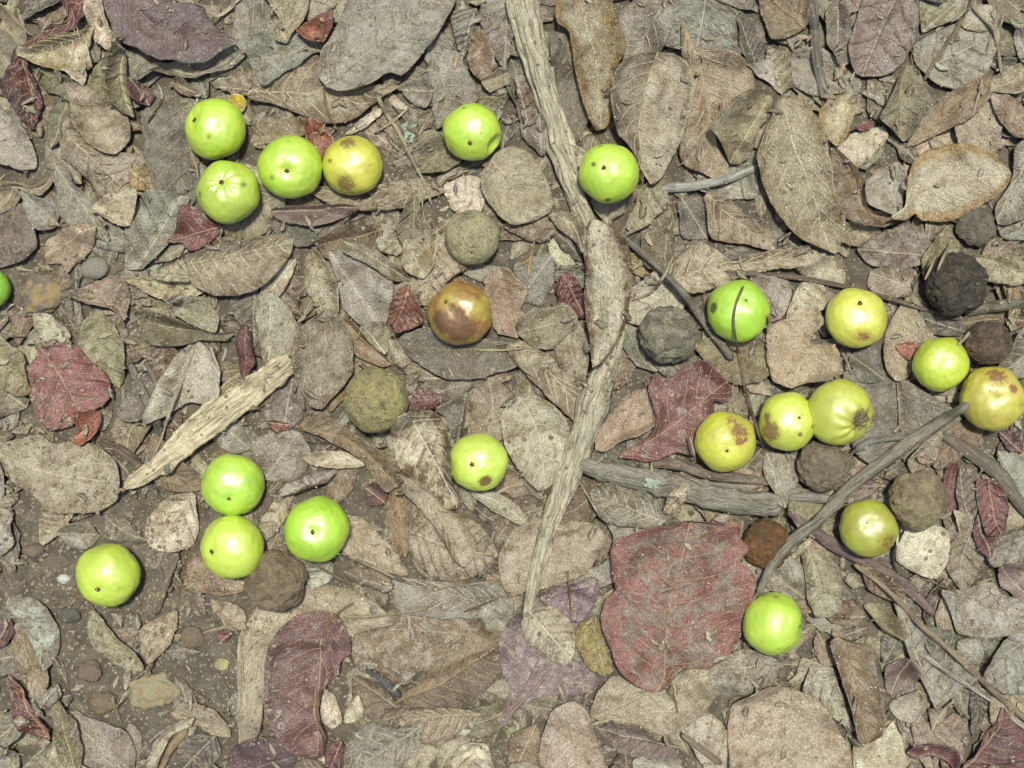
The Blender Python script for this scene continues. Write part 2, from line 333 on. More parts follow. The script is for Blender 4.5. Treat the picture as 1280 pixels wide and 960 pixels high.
def strip_grid(poly, mid, nu, nv, jag, seed):
    """Cross-strips of an outline either side of a midrib: grid of photo-plane points and leaf coordinates."""
    poly = np.asarray(poly, float)
    if mid is None:
        d = np.linalg.norm(poly[:, None] - poly[None], axis=2); i, j = np.unravel_index(np.argmax(d), d.shape)
        mid = [poly[i], poly[j]]
    mid = np.asarray(mid, float)
    a, b = mid[0], mid[-1]; L = np.linalg.norm(b - a); t = (b - a) / L; n = np.array([-t[1], t[0]])
    S = (poly - a) @ t; Q = (poly - a) @ n
    u0, u1 = S.min(), S.max()
    k = (1 - np.cos(np.linspace(0.0, math.pi, nu + 1))) / 2
    k = 0.65 * k + 0.35 * np.linspace(0, 1, nu + 1); k = np.clip(k, 0.004, 0.996)
    us = u0 + (u1 - u0) * k
    sm, _ = smooth_line(mid, 40); ms = (sm - a) @ t; mq = (sm - a) @ n
    G = np.zeros((nu + 1, 2 * nv + 1, 2)); LF = np.zeros((nu + 1, 2 * nv + 1, 2)); mmv = np.zeros((nu + 1, 2 * nv + 1, 2))
    S2 = np.roll(S, -1); Q2 = np.roll(Q, -1)
    for r, s in enumerate(us):
        m_ = (S <= s) != (S2 <= s)
        q = Q[m_] + (Q2[m_] - Q[m_]) * (s - S[m_]) / (S2[m_] - S[m_])
        if len(q) < 2: q = np.array([0, 0.01])
        lo, hi = q.min(), q.max()
        j1 = noise.noise(Vector((s * 0.22, seed * 3.1, 0))) * jag + noise.noise(Vector((s * 0.06, seed * 1.7, 5))) * jag * 1.3
        j2 = noise.noise(Vector((s * 0.22, seed * 5.3, 9))) * jag + noise.noise(Vector((s * 0.06, seed * 2.3, 2))) * jag * 1.3
        wd = hi - lo; lo += j1 * min(1, wd / 8); hi += j2 * min(1, wd / 8)
        m = np.interp(s, ms, mq); m = min(max(m, lo + 0.12 * (hi - lo)), hi - 0.12 * (hi - lo))
        for c in range(2 * nv + 1):
            v = c / nv - 1
            qq = m + (hi - m) * v if v >= 0 else m + (m - lo) * v
            G[r, c] = a + t * s + n * qq; LF[r, c] = ((s - u0) / (u1 - u0), v); mmv[r, c] = ((s - u0) * 0.5, (qq - m) * 0.5)
    return G, LF, mmv, (u1 - u0) * 0.5

Hb = {'n': 0, 'b': None}
def base_z(gx, gy, soft=7):
    """Height a limp blade takes over what lies below: never under it, otherwise smoothed."""
    i, j = idx(gx, gy)
    i0, i1, j0, j1 = max(i.min() - 24, 0), min(i.max() + 25, NYH), max(j.min() - 24, 0), min(j.max() + 25, NXH)
    W = H[i0:i1, j0:j1]
    M = W
    for ax in (0, 1):
        a = M.copy()
        for d in (1, 2, 3): a = np.maximum(a, np.maximum(np.roll(M, d, ax), np.roll(M, -d, ax)))
        M = a
    m = np.maximum(np.maximum(blur(blur(M, 5), 5), W - 0.0001), blur(blur(W, soft), soft))
    return m[i - i0, j - j0]
def stamp(x, y, z):
    """Lay a grid surface into the height field."""
    def up(a):
        a = np.asarray(a)
        for ax in (0, 1):
            for _ in range(STAMP_UP):
                s0 = [slice(None)] * 2; s1 = [slice(None)] * 2; s0[ax] = slice(0, -1); s1[ax] = slice(1, None)
                m = (a[tuple(s0)] + a[tuple(s1)]) / 2
                sh_ = list(a.shape); sh_[ax] = a.shape[ax] * 2 - 1
                o = np.empty(sh_); e = [slice(None)] * 2; e[ax] = slice(0, None, 2); o[tuple(e)] = a
                e[ax] = slice(1, None, 2); o[tuple(e)] = m; a = o
        return a
    X, Y, Z = up(x), up(y), up(z)
    i, j = idx(X, Y); np.maximum.at(H, (i.ravel(), j.ravel()), Z.ravel())
STAMP_UP = 3

def quads(nr, nc):
    r, c = np.meshgrid(np.arange(nr - 1), np.arange(nc - 1), indexing='ij'); a = (r * nc + c).ravel()
    return np.stack([a, a + nc, a + nc + 1, a + 1], 1)
def solid(X, Y, Z, th):
    """Close a grid into a thin slab with real edges."""
    nr, nc = X.shape
    top = np.stack([X, Y, Z], 2).reshape(-1, 3); bot = top.copy(); bot[:, 2] -= th
    f = quads(nr, nc); N = nr * nc
    ring = [(0, c) for c in range(nc)] + [(r, nc - 1) for r in range(1, nr)] + [(nr - 1, c) for c in range(nc - 2, -1, -1)] + [(r, 0) for r in range(nr - 2, 0, -1)]
    ids = np.array([r * nc + c for r, c in ring]); nx = np.roll(ids, -1)
    side = np.stack([ids, ids + N, nx + N, nx], 1)[:, ::-1]
    return np.vstack([top, bot]), np.vstack([f, f[:, ::-1] + N, side])

def tube_mesh(pts, rad, ns=8, rough=0.0, seed=0, flat=1.0):
    pts = np.asarray(pts); n = len(pts); T = np.gradient(pts, axis=0); T /= np.linalg.norm(T, axis=1)[:, None] + 1e-12
    V = []; UV = []; s = np.r_[0, np.cumsum(np.linalg.norm(np.diff(pts, axis=0), axis=1))]
    for k in range(n):
        a = np.cross(T[k], (0, 0, 1)); a /= np.linalg.norm(a) + 1e-12; b = np.cross(a, T[k])
        for q in range(ns):
            th = 2 * math.pi * q / ns
            r = rad[k]
            if rough:
                r *= 1 + rough * (noise.noise(Vector((math.cos(th) * 1.6, math.sin(th) * 1.6, s[k] * 60 + seed * 7))) + 0.7 * noise.noise(Vector((math.cos(th) * 4, math.sin(th) * 4, s[k] * 25 + seed))) + 0.8 * noise.noise(Vector((math.cos(th) * 7, math.sin(th) * 7, s[k] * 9 + seed * 3))))
            V.append(pts[k] + (a * math.cos(th) + b * math.sin(th) * flat) * r); UV.append((s[k] * 1000, (th * rad[k]) * 1000))
    F = []
    for k in range(n - 1):
        for q in range(ns):
            q2 = (q + 1) % ns; F.append([k * ns + q, k * ns + q2, (k + 1) * ns + q2, (k + 1) * ns + q])
    F.append(list(range(ns))[::-1]); F.append([(n - 1) * ns + q for q in range(ns)])
    return V, F, UV

# ------------------------------------------------------------------ builders
ALL_LEAVES = []
def build_leaf(col, desc, poly, mid=None, sharp=False, fold=0.0, curl=0.0, roll=0.0, bend=0.0, lump=1.0, jag=0.9, rib=0.5,
               mott=0.7, edge=0.3, shine=0.5, crink=0.5, half=0.0, spots=False, stalk=None, lift=0.0, mrib=None, tuck=0.0, name='dry_leaf', cat='leaf', th=0.00035, group=True, nv=None, final=None, ripple=0.0, waver=1.0, quilt=None, cap=0.009, veins=True, bleach=None):
    seed = random.random() * 100
    raw = np.asarray(poly, float)
    if tuck:            # lower leaves reach a little way under their neighbours and end in points
        c0 = raw.mean(axis=0); raw = c0 + (raw - c0) * (1 + tuck)
        if mid is not None: mid = [tuple(c0 + (np.array(q) - c0) * (1 + tuck)) for q in mid]
        if not sharp:
            for am in (0.20, 0.12):
                d_ = np.linalg.norm(raw - c0, axis=1)
                if am < 0.2: d_ = d_ * (((raw - c0) @ ax0) < 0)
                f_ = int(np.argmax(d_)); ax0 = raw[f_] - c0; raw[f_] = c0 + ax0 * (1 + am)
    pl = raw if sharp else chaikin(raw, 2)
    size = np.ptp(pl, axis=0).max()
    nu = int(min(44, max(12, size / 3.2))); nvv = nv or int(min(11, max(5, size / 12)))
    G, LF, MMV, Lmm = strip_grid(pl, mid, nu, nvv, jag, seed)
    cx, cy = G[..., 0].mean(), G[..., 1].mean()
    x0, y0 = P(cx, cy, 0); z0 = float(hat(x0, y0)) + lift
    k = PX * (CAM_H - z0) / CAM_H
    X = (G[..., 0] - 640) * k; Y = (480 - G[..., 1]) * k
    u = LF[..., 0]; v = LF[..., 1]; wmm = np.abs(MMV[..., 1]).max(axis=1, keepdims=True) * MM
    Z = base_z(X, Y)
    D = np.abs(v) * fold * wmm * 0.5 + curl * (np.abs(v) ** 2.6) * wmm * 0.6 + bend * ((2 * u - 1) ** 2) * Lmm * MM * 0.12
    if roll: D = D + abs(roll) * (np.maximum(0, v * (1 if roll > 0 else -1)) ** 2) * wmm * 0.9
    if ripple:
        D = D + ripple * MM * np.abs(v) ** 1.5 * (np.sin(u * 17 + seed) * 0.5 + 0.5 + 0.4 * np.sin(u * 41 + seed * 2))
    wv = np.array([[noise.noise(Vector((u[r, c] * 2.6 * (1 if v[r, c] > 0 else 1.3), np.sign(v[r, c]) * 4, seed))) for c in range(X.shape[1])] for r in range(X.shape[0])])
    D = D + np.maximum(wv, -0.1) * np.abs(v) ** 2.2 * wmm * 0.75 * waver
    if fold < 0 or curl < 0: D = D - D.min()
    D = cap * np.tanh(D / cap)
    nr, nc = X.shape
    E = np.empty_like(X)
    for r in range(nr):
        for c in range(nc):
            a, b = X[r, c] * 1000, Y[r, c] * 1000
            E[r, c] = (noise.noise(Vector((a * 0.06, b * 0.06, seed))) + 0.45 * noise.noise(Vector((a * 0.16, b * 0.16, seed + 9)))
                       + (0.32 * crink) * noise.noise(Vector((a * 0.42, b * 0.42, seed + 3))) + 0.5 * crink * (0.5 - abs(noise.noise(Vector((a * 0.13, b * 0.22, seed + 30))) * 2)))
    E = (E + 0.6) * lump * 1.5 * MM
    Z = Z + 0.0004 + D + np.maximum(E, 0) + lift
    vs, fs = solid(X, Y, Z, th)
    uvl = np.vstack([LF.reshape(-1, 2)] * 2); uvm = np.vstack([MMV.reshape(-1, 2)] * 2)
    o = link_mesh(name, vs, fs, M_SPOT if spots else M_LEAF, uvs={'mm': uvm, 'leaf': uvl})
    set_props(o, col, var=0.07 if final is None and size > 110 else 0.20, bleach=bleach if bleach is not None else (random.uniform(0, .8) if col[:1] not in 'mrd' and col != 'oldred' else 0.05), dusty=random.uniform(.1, .9), quilt=random.choice([.08, .15, .3, .5, .75]) if quilt is None else quilt, vein_gap=random.uniform(2.0, 4.0) * max(1, min(2.4, Lmm / 32)), mott=mott, rib=rib, edge=edge, shine=shine, crink=crink, half=half)
    stamp(X, Y, Z)
    if mrib:            # a raised midrib of its own
        ic = nvv; i0, i1 = 1, int(nr * mrib if mrib < 1 else nr - 1)
        pts = np.stack([X[i0:i1, ic], Y[i0:i1, ic], Z[i0:i1, ic] + 0.00005], 1)
        rad = np.linspace(0.00072, 0.0003, len(pts))
        V, F, UV = tube_mesh(pts, rad, 6)
        if size > 62 and veins:
            V, F, UV = list(V), list(F), list(UV); nvn = int(min(8, max(4, Lmm / 6)))
            for q_ in range(nvn):
                for sgn in (-1, 1):
                    r0_ = 0.08 + 0.78 * (q_ + 0.3 * (sgn > 0) + random.uniform(-.12, .12)) / nvn; ln_ = random.uniform(.7, .92); adv = random.uniform(.10, .17)
                    tt = np.linspace(0, 1, 9); rr_ = np.clip((r0_ + adv * tt ** 1.4) * (nr - 1), 0, nr - 1.001); cc_ = ic + sgn * tt * ln_ * nvv
                    ri = rr_.astype(int); ci = np.clip(np.floor(cc_).astype(int), 0, nc - 2); fr = rr_ - ri; fc = cc_ - ci
                    ip = lambda A_: (A_[ri, ci] * (1 - fc) + A_[ri, ci + 1] * fc) * (1 - fr) + (A_[ri + 1, ci] * (1 - fc) + A_[ri + 1, ci + 1] * fc) * fr
                    v2, f2_, uv2 = tube_mesh(np.stack([ip(X), ip(Y), ip(Z) + 0.00003], 1), np.linspace(0.00034, 0.00014, 9) * max(1, min(1.7, Lmm / 40)), 5)
                    off_ = len(V); V += v2; F += [[k_ + off_ for k_ in ff_] for ff_ in f2_]; UV += uv2
        m = link_mesh('midrib', V, F, M_WOOD, o, uvs={'mm': UV}); c0 = PAL[col][0]
        set_props(m, None, base=(0.48, 0.33, 0.23) if col in ('maroon', 'oldred', 'redgrey', 'redbrown', 'dkmaroon') else tuple(min(0.62, q * 1.35 + a_) for q, a_ in zip(c0, (.12, .10, .06))), t2=(0.34, 0.21, 0.15) if col in ('maroon', 'oldred', 'redgrey', 'redbrown', 'dkmaroon') else tuple(q * 1.2 + 0.03 for q in c0), mott=0.3)
    if stalk:
        pts, n_ = smooth_line(stalk, 16); sx, sy = P(pts[:, 0], pts[:, 1], z0)
        zz = hat(sx, sy); zz = np.convolve(np.pad(zz, 3, mode='edge'), np.ones(7) / 7, 'valid'); zz = np.maximum(zz, hat(sx, sy)) + 0.0004
        V, F, UV = tube_mesh(np.stack([sx, sy, zz], 1), np.linspace(0.0009, 0.0006, 16), 7)
        m = link_mesh('stalk', V, F, M_WOOD, o, uvs={'mm': UV}); set_props(m, None, base=(0.26, 0.19, 0.10), t2=(0.14, 0.09, 0.05), mott=0.4)
    tag(o, desc, cat, 'fallen leaves on the forest floor' if group else None)
    ALL_LEAVES.append([o, desc, cx, cy, final])
    return o
def set_props(o, col, base=None, t2=None, var=0.07, **kw):
    if col is not None: base, t2 = PAL[col]; base = jit(base, var); t2 = jit(t2, var)
    o.color = (*base, 1); o['tint2'] = tuple(float(q) for q in t2)
    for k, q in kw.items(): o[k] = float(q)

def build_stick(label, pts, w, base, t2, name='stick', cat='stick', group=None, ns=14, rough=0.16, mott=0.5, sink=0.3, parent=None, knots=(), lift=0.0, follow=1.0, seed=None, n=None):
    w = np.atleast_1d(np.asarray(w, float)); L_ = sum(math.dist(a, b) for a, b in zip(pts, pts[1:]))
    n = n or int(max(10, min(110, L_ / 3)))
    line, L = smooth_line(pts, n)
    wr = np.interp(np.linspace(0, 1, n), np.linspace(0, 1, len(w)), w) if len(w) > 1 else np.full(n, w[0])
    rad = wr * PX / 2
    rad = rad.copy(); rad[0] *= 0.55; rad[-1] *= 0.45; rad[1] *= 0.9; rad[-2] *= 0.85
    for t, a in knots: rad *= 1 + a * np.exp(-((np.linspace(0, 1, n) - t) / 0.018) ** 2)
    x, y = P(line[:, 0], line[:, 1], 0.0); z = hat(x, y)
    ksz = max(3, int(n * 0.25 * follow) | 1)
    zs = np.convolve(np.pad(z, ksz // 2, mode='edge'), np.ones(ksz) / ksz, 'valid')
    top = np.array([z[max(0, i - 2):i + 3].max() for i in range(n)])
    zc = np.maximum(zs, top - rad * 0.5) + rad * (1 - sink)
    zc = np.convolve(np.pad(zc, 2, mode='edge'), np.ones(5) / 5, 'valid') + lift
    x, y = P(line[:, 0], line[:, 1], zc)
    V, F, UV = tube_mesh(np.stack([x, y, zc], 1), rad, ns, rough, seed or random.random() * 50, 0.9)
    o = link_mesh(name, V, F, M_WOOD, parent, uvs={'mm': UV})
    set_props(o, None, base=base, t2=t2, mott=mott)
    # height field: ridge of the stick
    m = 9; xs = np.array([[x[i] for _ in range(m)] for i in range(n)]); T = np.gradient(np.stack([x, y], 1), axis=0); T /= np.linalg.norm(T, axis=1)[:, None] + 1e-12
    q = np.linspace(-0.95, 0.95, m)[None, :]
    stamp(x[:, None] - T[:, 1:2] * rad[:, None] * q, y[:, None] + T[:, 0:1] * rad[:, None] * q, zc[:, None] + rad[:, None] * np.sqrt(1 - q * q) * 0.9)
    if parent is None: tag(o, label, cat, group)
    return o

def build_fruit(label, px, py, rp, col, t2, scar=None, bruises=(), bt=(0.13, 0.06, 0.02), mott=0.4, name='green_fruit', mat=None, dent=0.10, oblong=0.0, squash=None,
                bite=None, pleats=0.0, lumpy=0.045, shine=0.0, sink=0.13, flat=0.96, scar_r=1.0, group='fruits lying on the leaf litter', cat='fruit', zup=0.0, dentat=None):
    x, y = P(px, py, 0.02); r0 = rp * PX
    yy, xx = np.mgrid[-0.45:0.46:0.15, -0.45:0.46:0.15]
    hz = np.percentile(hat(x + xx * r0, y + yy * r0), 60)
    zc = hz + r0 * flat * (1 - sink) + zup; k = (CAM_H - zc) / CAM_H; r = r0 * k; x, y = P(px, py, zc); zc = hz + r * flat * (1 - sink) + zup
    if scar is None: ax = Vector((0.3, -0.2, -1)).normalized()
    else:
        sx, sy = scar[0] / rp, -scar[1] / rp; d = math.hypot(sx, sy)
        if d > 0.95: sx *= 0.95 / d; sy *= 0.95 / d; d = 0.95
        ax = Vector((sx, sy, math.sqrt(1 - d * d)))
    rot = Vector((0, 0, 1)).rotation_difference(ax).to_matrix(); Rm = np.array(rot)
    nt_, np_ = 60, 96; seed = random.random() * 60
    th = np.linspace(0, math.pi, nt_ + 1)[1:-1]; ph = np.linspace(0, 2 * math.pi, np_, endpoint=False)
    TH, PH = np.meshgrid(th, ph, indexing='ij')
    rr = 1 - dent * np.exp(-(TH / 0.26) ** 2) - 0.06 * np.exp(-((math.pi - TH) / 0.3) ** 2)
    if pleats: rr = rr - pleats * np.exp(-((TH - 0.45) / 0.42) ** 2) * (0.5 + 0.5 * np.cos(PH * 9 + 1.2 * np.sin(PH * 2)))
    rr = rr - 0.012 * np.cos(PH * 5 + seed) * np.sin(TH) ** 2
    D = np.stack([np.sin(TH) * np.cos(PH), np.sin(TH) * np.sin(PH), np.cos(TH)], 2)
    V = D * rr[..., None]; V[..., 2] *= (1 - 0.05 + oblong)
    V = V.reshape(-1, 3); V = np.vstack([V, [[0, 0, (1 - dent) * (0.95 + oblong)], [0, 0, -0.94 * (0.95 + oblong)]]])
    V = V @ Rm.T; V[:, 2] *= flat
    sq = random.uniform(-.035, .035) if squash is None else squash; sa = random.uniform(0, 3.14); e1 = np.array([math.cos(sa), math.sin(sa)]); pr1 = V[:, :2] @ e1; V[:, :2] += np.outer(pr1, e1) * sq
    if lumpy:
        for q in range(len(V)):
            p_ = Vector(V[q]); V[q] *= 1 + lumpy * (noise.noise(p_ * 1.6 + Vector((seed, 0, 0))) + 0.4 * noise.noise(p_ * 5 + Vector((0, seed, 0))) + ((1.1 * (0.3 - abs(noise.noise(p_ * 2.4 + Vector((0, 0, seed)))) * 1.6) + 0.5 * (0.3 - abs(noise.noise(p_ * 5.5 + Vector((seed, 0, seed)))) * 1.6)) if mat else 0))
    for (bx, by, br_, dep) in (dentat or ()):
        c = np.array([bx / rp, -by / rp]); dd = np.linalg.norm(V[:, :2] - c, axis=1); mk = (V[:, 2] > -0.1)
        V[mk] *= (1 - dep * np.exp(-(dd[mk] / br_) ** 2))[:, None]
    if bite:
        c = np.array([bite[0] / rp, -bite[1] / rp, 0.35]); br_ = bite[2]
        dv = V - c; dl = np.linalg.norm(dv, axis=1); ins = dl < br_
        tgt = c - (c / np.linalg.norm(c)) * 0  # push towards the fruit's middle on the bite's wall
        inward = -c / np.linalg.norm(c)
        for q in np.where(ins)[0]:
            # move along inward direction until on the ball
            b_ = dv[q] @ inward; cc = dl[q] ** 2 - br_ ** 2; s = -b_ + math.sqrt(max(0, b_ * b_ - cc)); V[q] = V[q] + inward * s
    br = np.zeros(len(V))
    for (bx, by, bs, amp) in bruises:
        c = np.array([bx / rp, -by / rp]); dl = math.hypot(*c)
        if dl > 0.97: c *= 0.97 / dl
        c3 = np.array([c[0], c[1], math.sqrt(max(0, 1 - c @ c))])
        br = np.maximum(br, amp * np.exp(-(np.linalg.norm(V - c3, axis=1) / bs) ** 2))
    if scar is not None: br = np.maximum(br, 0.85 * np.exp(-(np.linalg.norm(V - np.array(ax), axis=1) / 0.15) ** 2))
    V *= (1 - (0.055 if mat is None else 0.09) * np.clip(br - 0.35, 0, 1))[:, None]
    nr = nt_ - 1; F = []
    for a in range(nr - 1):
        for b in range(np_):
            b2 = (b + 1) % np_; F.append([a * np_ + b, (a + 1) * np_ + b, (a + 1) * np_ + b2, a * np_ + b2])
    t, bo = len(V) - 2, len(V) - 1
    for b in range(np_): F.append([t, b, (b + 1) % np_]); F.append([bo, (nr - 1) * np_ + (b + 1) % np_, (nr - 1) * np_ + b])
    o = link_mesh(name, V * r, F, mat or M_FRUIT, attrs={'bruise': ('FLOAT', br)})
    o.location = (x, y, zc)
    set_props(o, None, base=jit(col, 0.03), t2=t2, mott=mott, shine=shine); o['bruise_tint'] = tuple(q * (0.7 if mat is None else 1) for q in bt)
    if scar is not None and scar_r > 0:   # dry calyx remnant in the dimple
        vv = [(0, 0, 0.05)]; K = 20
        for q in range(K):
            a = 2 * math.pi * q / K; s_ = 0.072 * (1 + 0.12 * math.cos(5 * a + seed) + random.uniform(-.28, .28)) * scar_r; vv.append((s_ * math.cos(a), s_ * math.sin(a), 0.025 + random.uniform(-0.01, 0.015)))
        for q in range(K): a = 2 * math.pi * q / K; vv.append((0.075 * scar_r * math.cos(a), 0.075 * scar_r * math.sin(a), -0.04))
        vv = np.array(vv); vv[:, 2] += (1 - dent) * 0.95 + oblong * 0.9; vv = vv @ Rm.T; vv[:, 2] *= flat
        ff = [[0, 1 + q, 1 + (q + 1) % K] for q in range(K)] + [[1 + q, 1 + K + q, 1 + K + (q + 1) % K, 1 + (q + 1) % K] for q in range(K)]
        link_mesh('calyx_scar', vv * r, ff, M_SCAR, o)
    g = np.linspace(-1, 1, 171); gx, gy = np.meshgrid(g, g); rad2 = gx ** 2 + gy ** 2; ok = rad2 < 0.98
    gz = np.where(ok, zc + r * flat * np.sqrt(np.clip(1 - rad2, 0, 1)), -1)
    i, j = idx(x + gx[ok] * r, y + gy[ok] * r); np.maximum.at(H, (i, j), gz[ok])
    tag(o, label, cat, group); return o

def build_stone(label, px, py, rx, ry, h, col, t2, ang=0, name='stone', lumpy=0.25, cat='stone', facet=1.2, sink=0.3):
    import bmesh
    bm = bmesh.new(); bmesh.ops.create_icosphere(bm, subdivisions=4, radius=1.0)
    sd_ = random.random() * 50; x, y = P(px, py, 0.005); z = float(hat(x, y))
    ca, sa = math.cos(ang), math.sin(ang)
    for v in bm.verts:
        p_ = v.co.copy(); f = 1 + lumpy * noise.noise(p_ * facet + Vector((sd_, 0, 0))) + lumpy * 0.4 * noise.noise(p_ * 4 + Vector((0, sd_, 0))); p_ = p_ * f
        a, b = p_.x * rx * PX, p_.y * ry * PX; v.co = (a * ca - b * sa, a * sa + b * ca, p_.z * h * PX)
    me = bpy.data.meshes.new(name); bm.to_mesh(me); bm.free(); me.polygons.foreach_set('use_smooth', [True] * len(me.polygons)); me.materials.append(M_STONE)
    o = bpy.data.objects.new(name, me); C.objects.link(o); o.location = (x, y, z + h * PX * (1 - sink) * 0.6)
    set_props(o, None, base=col, t2=t2); tag(o, label, cat)
    g = np.linspace(-1, 1, 25); gx, gy = np.meshgrid(g, g); ok = gx ** 2 + gy ** 2 < 0.9
    i, j = idx(x + gx[ok] * rx * PX, y + gy[ok] * ry * PX); np.maximum.at(H, (i, j), z + h * PX * np.sqrt(1 - (gx[ok] ** 2 + gy[ok] ** 2)))
    return o
# ------------------------------------------------------------------ leaves read off the photo: (layer, colour, description, outline, midrib, options)
LV = []
def L(layer, col, desc, poly, mid=None, **kw): LV.append((layer, col, desc, poly, mid, kw))
# upper left
L(1,'plum','large dark purple-brown leaf with scalloped tip',[(140,-8),(143,25),(152,48),(163,57),(180,62),(200,77),(225,78),(243,82),(262,80),(272,68),(290,55),(283,47),(275,40),(262,32),(255,12),(235,8),(212,12),(195,-8)],[(165,-10),(185,25),(225,45),(288,54)],lump=1.6,shine=.3,mott=.4,rib=.25,lift=.004,bend=.5,mrib=.8)
L(0,'grey','long grey leaf with pale midrib, top edge partly under purple leaf',[(212,78),(250,96),(290,85),(330,52),(355,15),(350,-10),(300,-8),(290,50),(240,72)],[(215,80),(260,88),(320,48),(350,-5)],mrib=1,lump=1.3)
L(1,'pale','pale yellowish splinter-like leaf scrap',[(265,28),(300,0),(307,4),(280,22),(268,29)],sharp=True,curl=.6)
L(1,'maroon','crumpled maroon leaf with a shredded end',[(42,56),(60,40),(85,30),(95,18),(78,5),(78,-8),(118,-8),(115,20),(100,35),(80,48),(55,57)],lump=2.6,jag=2.5,shine=.8,crink=1,rib=.1,lift=.002)
L(1,'maroon','crumpled dark maroon and rust scrap',[(8,110),(20,90),(35,73),(42,85),(50,105),(57,130),(45,155),(28,145),(15,125)],lump=3,jag=2,shine=.9,crink=1,rib=.1,mott=1)
L(1,'pale','pale grey-green leaf with torn base',[(118,5),(132,-8),(140,25),(146,42),(157,58),(140,66),(120,50),(116,25)],[(128,-5),(148,62)],lump=1.2)
L(1,'gold','yellow-brown rolled leaf in two folds',[(40,72),(60,58),(100,45),(117,40),(112,60),(100,72),(119,80),(108,88),(82,91),(60,85)],roll=1.2,shine=.8,mott=1,crink=.3)
L(2,'olive','dark olive leaf twisted upright',[(137,75),(160,58),(163,85),(168,125),(173,150),(158,145),(140,128),(134,100)],[(160,60),(152,100),(168,148)],curl=1.4,lump=1.6,half=.7)
L(1,'olive','curly olive leaf with a pale lip',[(105,118),(118,95),(132,70),(158,58),(141,78),(136,100),(138,125),(112,125)],roll=-1.3,lump=1.5)
L(1,'tan','broad rounded grey-tan leaf',[(100,120),(113,112),(138,127),(160,145),(168,160),(166,178),(150,192),(135,192),(115,180),(100,155)],lump=1,crink=.3,bend=.3)
L(0,'tan','ragged tan leaf with a blunt lower end',[(83,185),(100,160),(120,190),(150,193),(187,194),(190,215),(185,235),(158,240),(140,246),(125,240),(112,222),(95,205)],[(95,178),(160,240)],lump=1.3,half=.3)
L(1,'ochre','yellowish tan corner of a leaf',[(163,213),(185,205),(197,240),(162,238)],sharp=True)
L(1,'grey','smooth grey leaf with central rib, tip cut by left edge',[(-10,135),(15,148),(35,165),(46,190),(42,208),(30,212),(10,205),(-10,198)],[(-10,165),(15,185),(38,205)],mrib=1,shine=.6,fold=.4,lift=.002)
L(1,'brown','brown leaf with a dark rolled edge',[(-8,235),(20,232),(31,245),(22,262),(-5,274)],roll=1,shine=.6)
L(0,'tan','narrow curved tan leaf',[(-5,228),(25,230),(50,236),(67,218),(64,236),(52,246),(35,240),(20,235),(-5,238)],curl=.6)
L(0,'purple','dull purple-grey leaf',[(-5,275),(25,262),(45,275),(48,310),(30,325),(-5,328)],mott=1)
L(2,'pink','pinkish tan leaf with small notch',[(55,320),(62,298),(85,288),(115,281),(127,285),(124,305),(110,322),(95,332),(90,345),(80,330),(60,330)],[(60,318),(125,286)],lump=.9,crink=.2,half=.15,mott=.3)
L(0,'dark','large dull brown leaf lying flat',[(190,200),(185,160),(200,130),(230,140),(240,165),(247,200),(245,240),(225,265),(205,260),(195,240)],[(222,132),(232,180),(247,225)],mrib=1,lump=.7,mott=1)
L(1,'grey','smooth grey oval leaf',[(165,330),(163,290),(172,262),(195,245),(232,256),(235,275),(215,305),(195,325),(180,335)],[(175,330),(225,255)],lump=.8,crink=.15,mott=.4)
L(1,'maroon','dark maroon leaf scrap',[(213,302),(225,290),(232,262),(248,262),(262,278),(277,285),(262,305),(240,315),(230,303)],lump=1.6,jag=1.6,spots=True,rib=.1)
L(0,'brown','small brown leaf tip',[(212,102),(230,98),(250,118),(240,124),(220,114)],fold=.5)
L(0,'olive','dark olive-brown leaf',[(40,85),(60,88),(90,100),(100,115),(90,128),(75,120),(55,110)],lump=1.4,half=.5)
L(2,'maroon','small dusky red leaf piece',[(165,112),(170,102),(190,112),(198,122),(190,137),(172,130)],curl=.7,shine=.3)
L(1,'pale','pale grey leaf scrap',[(83,90),(115,93),(110,112),(98,104)],sharp=True)
L(0,'grey','grey leaf with ragged edge',[(33,245),(55,250),(78,262),(70,285),(50,288),(38,270)],jag=2)
L(0,'grey','dull grey-tan leaf',[(72,215),(85,210),(95,230),(110,250),(122,265),(128,290),(100,288),(82,275)],lump=1.3)
L(1,'pale','pale leaf with raised central fold',[(125,262),(150,245),(175,243),(180,250),(168,283),(160,284),(145,278)],[(125,262),(162,285)],fold=1.1,mrib=1)
L(0,'brown','purplish brown leaf piece',[(275,112),(285,95),(320,85),(326,118),(300,122)],jag=2)
L(3,'yellow','tiny bright yellow leaf',[(285,126),(293,119),(305,120),(310,130),(303,142),(295,136)],lump=.2,crink=.1,mott=.2,rib=.2,edge=.1,lift=.002,shine=.3)
L(0,'tan','tan leaf with split pale ribs',[(232,150),(250,118),(240,180),(248,222),(236,200)],lump=1)
# upper middle
L(2,'grey','very large grey leaf with pale midrib and curled lower edge',[(399,85),(403,65),(418,40),(430,15),(440,-8),(572,-8),(568,15),(555,38),(545,55),(530,70),(515,88),(503,101),(488,92),(470,110),(455,113),(425,117),(408,112),(399,98)],[(404,114),(445,78),(500,35),(545,-2)],mrib=1,lump=1.3,shine=.7,crink=.7,lift=.002,bend=.3,stalk=[(405,113),(408,135),(418,155),(426,172)],mott=.5,roll=.25)
L(0,'tan','large round brown-grey leaf with dark lower rim',[(328,125),(350,95),(398,70),(410,113),(478,112),(462,130),(440,146),(420,152),(395,150),(370,138),(345,130)],[(345,118),(470,118)],lump=.9,edge=.7,rib=.2,bend=.5)
L(1,'tan','grey-tan leaf curling into a hook',[(320,-8),(384,-8),(383,20),(372,38),(360,55),(345,50),(352,25),(340,8)],roll=1.2,lump=1.5)
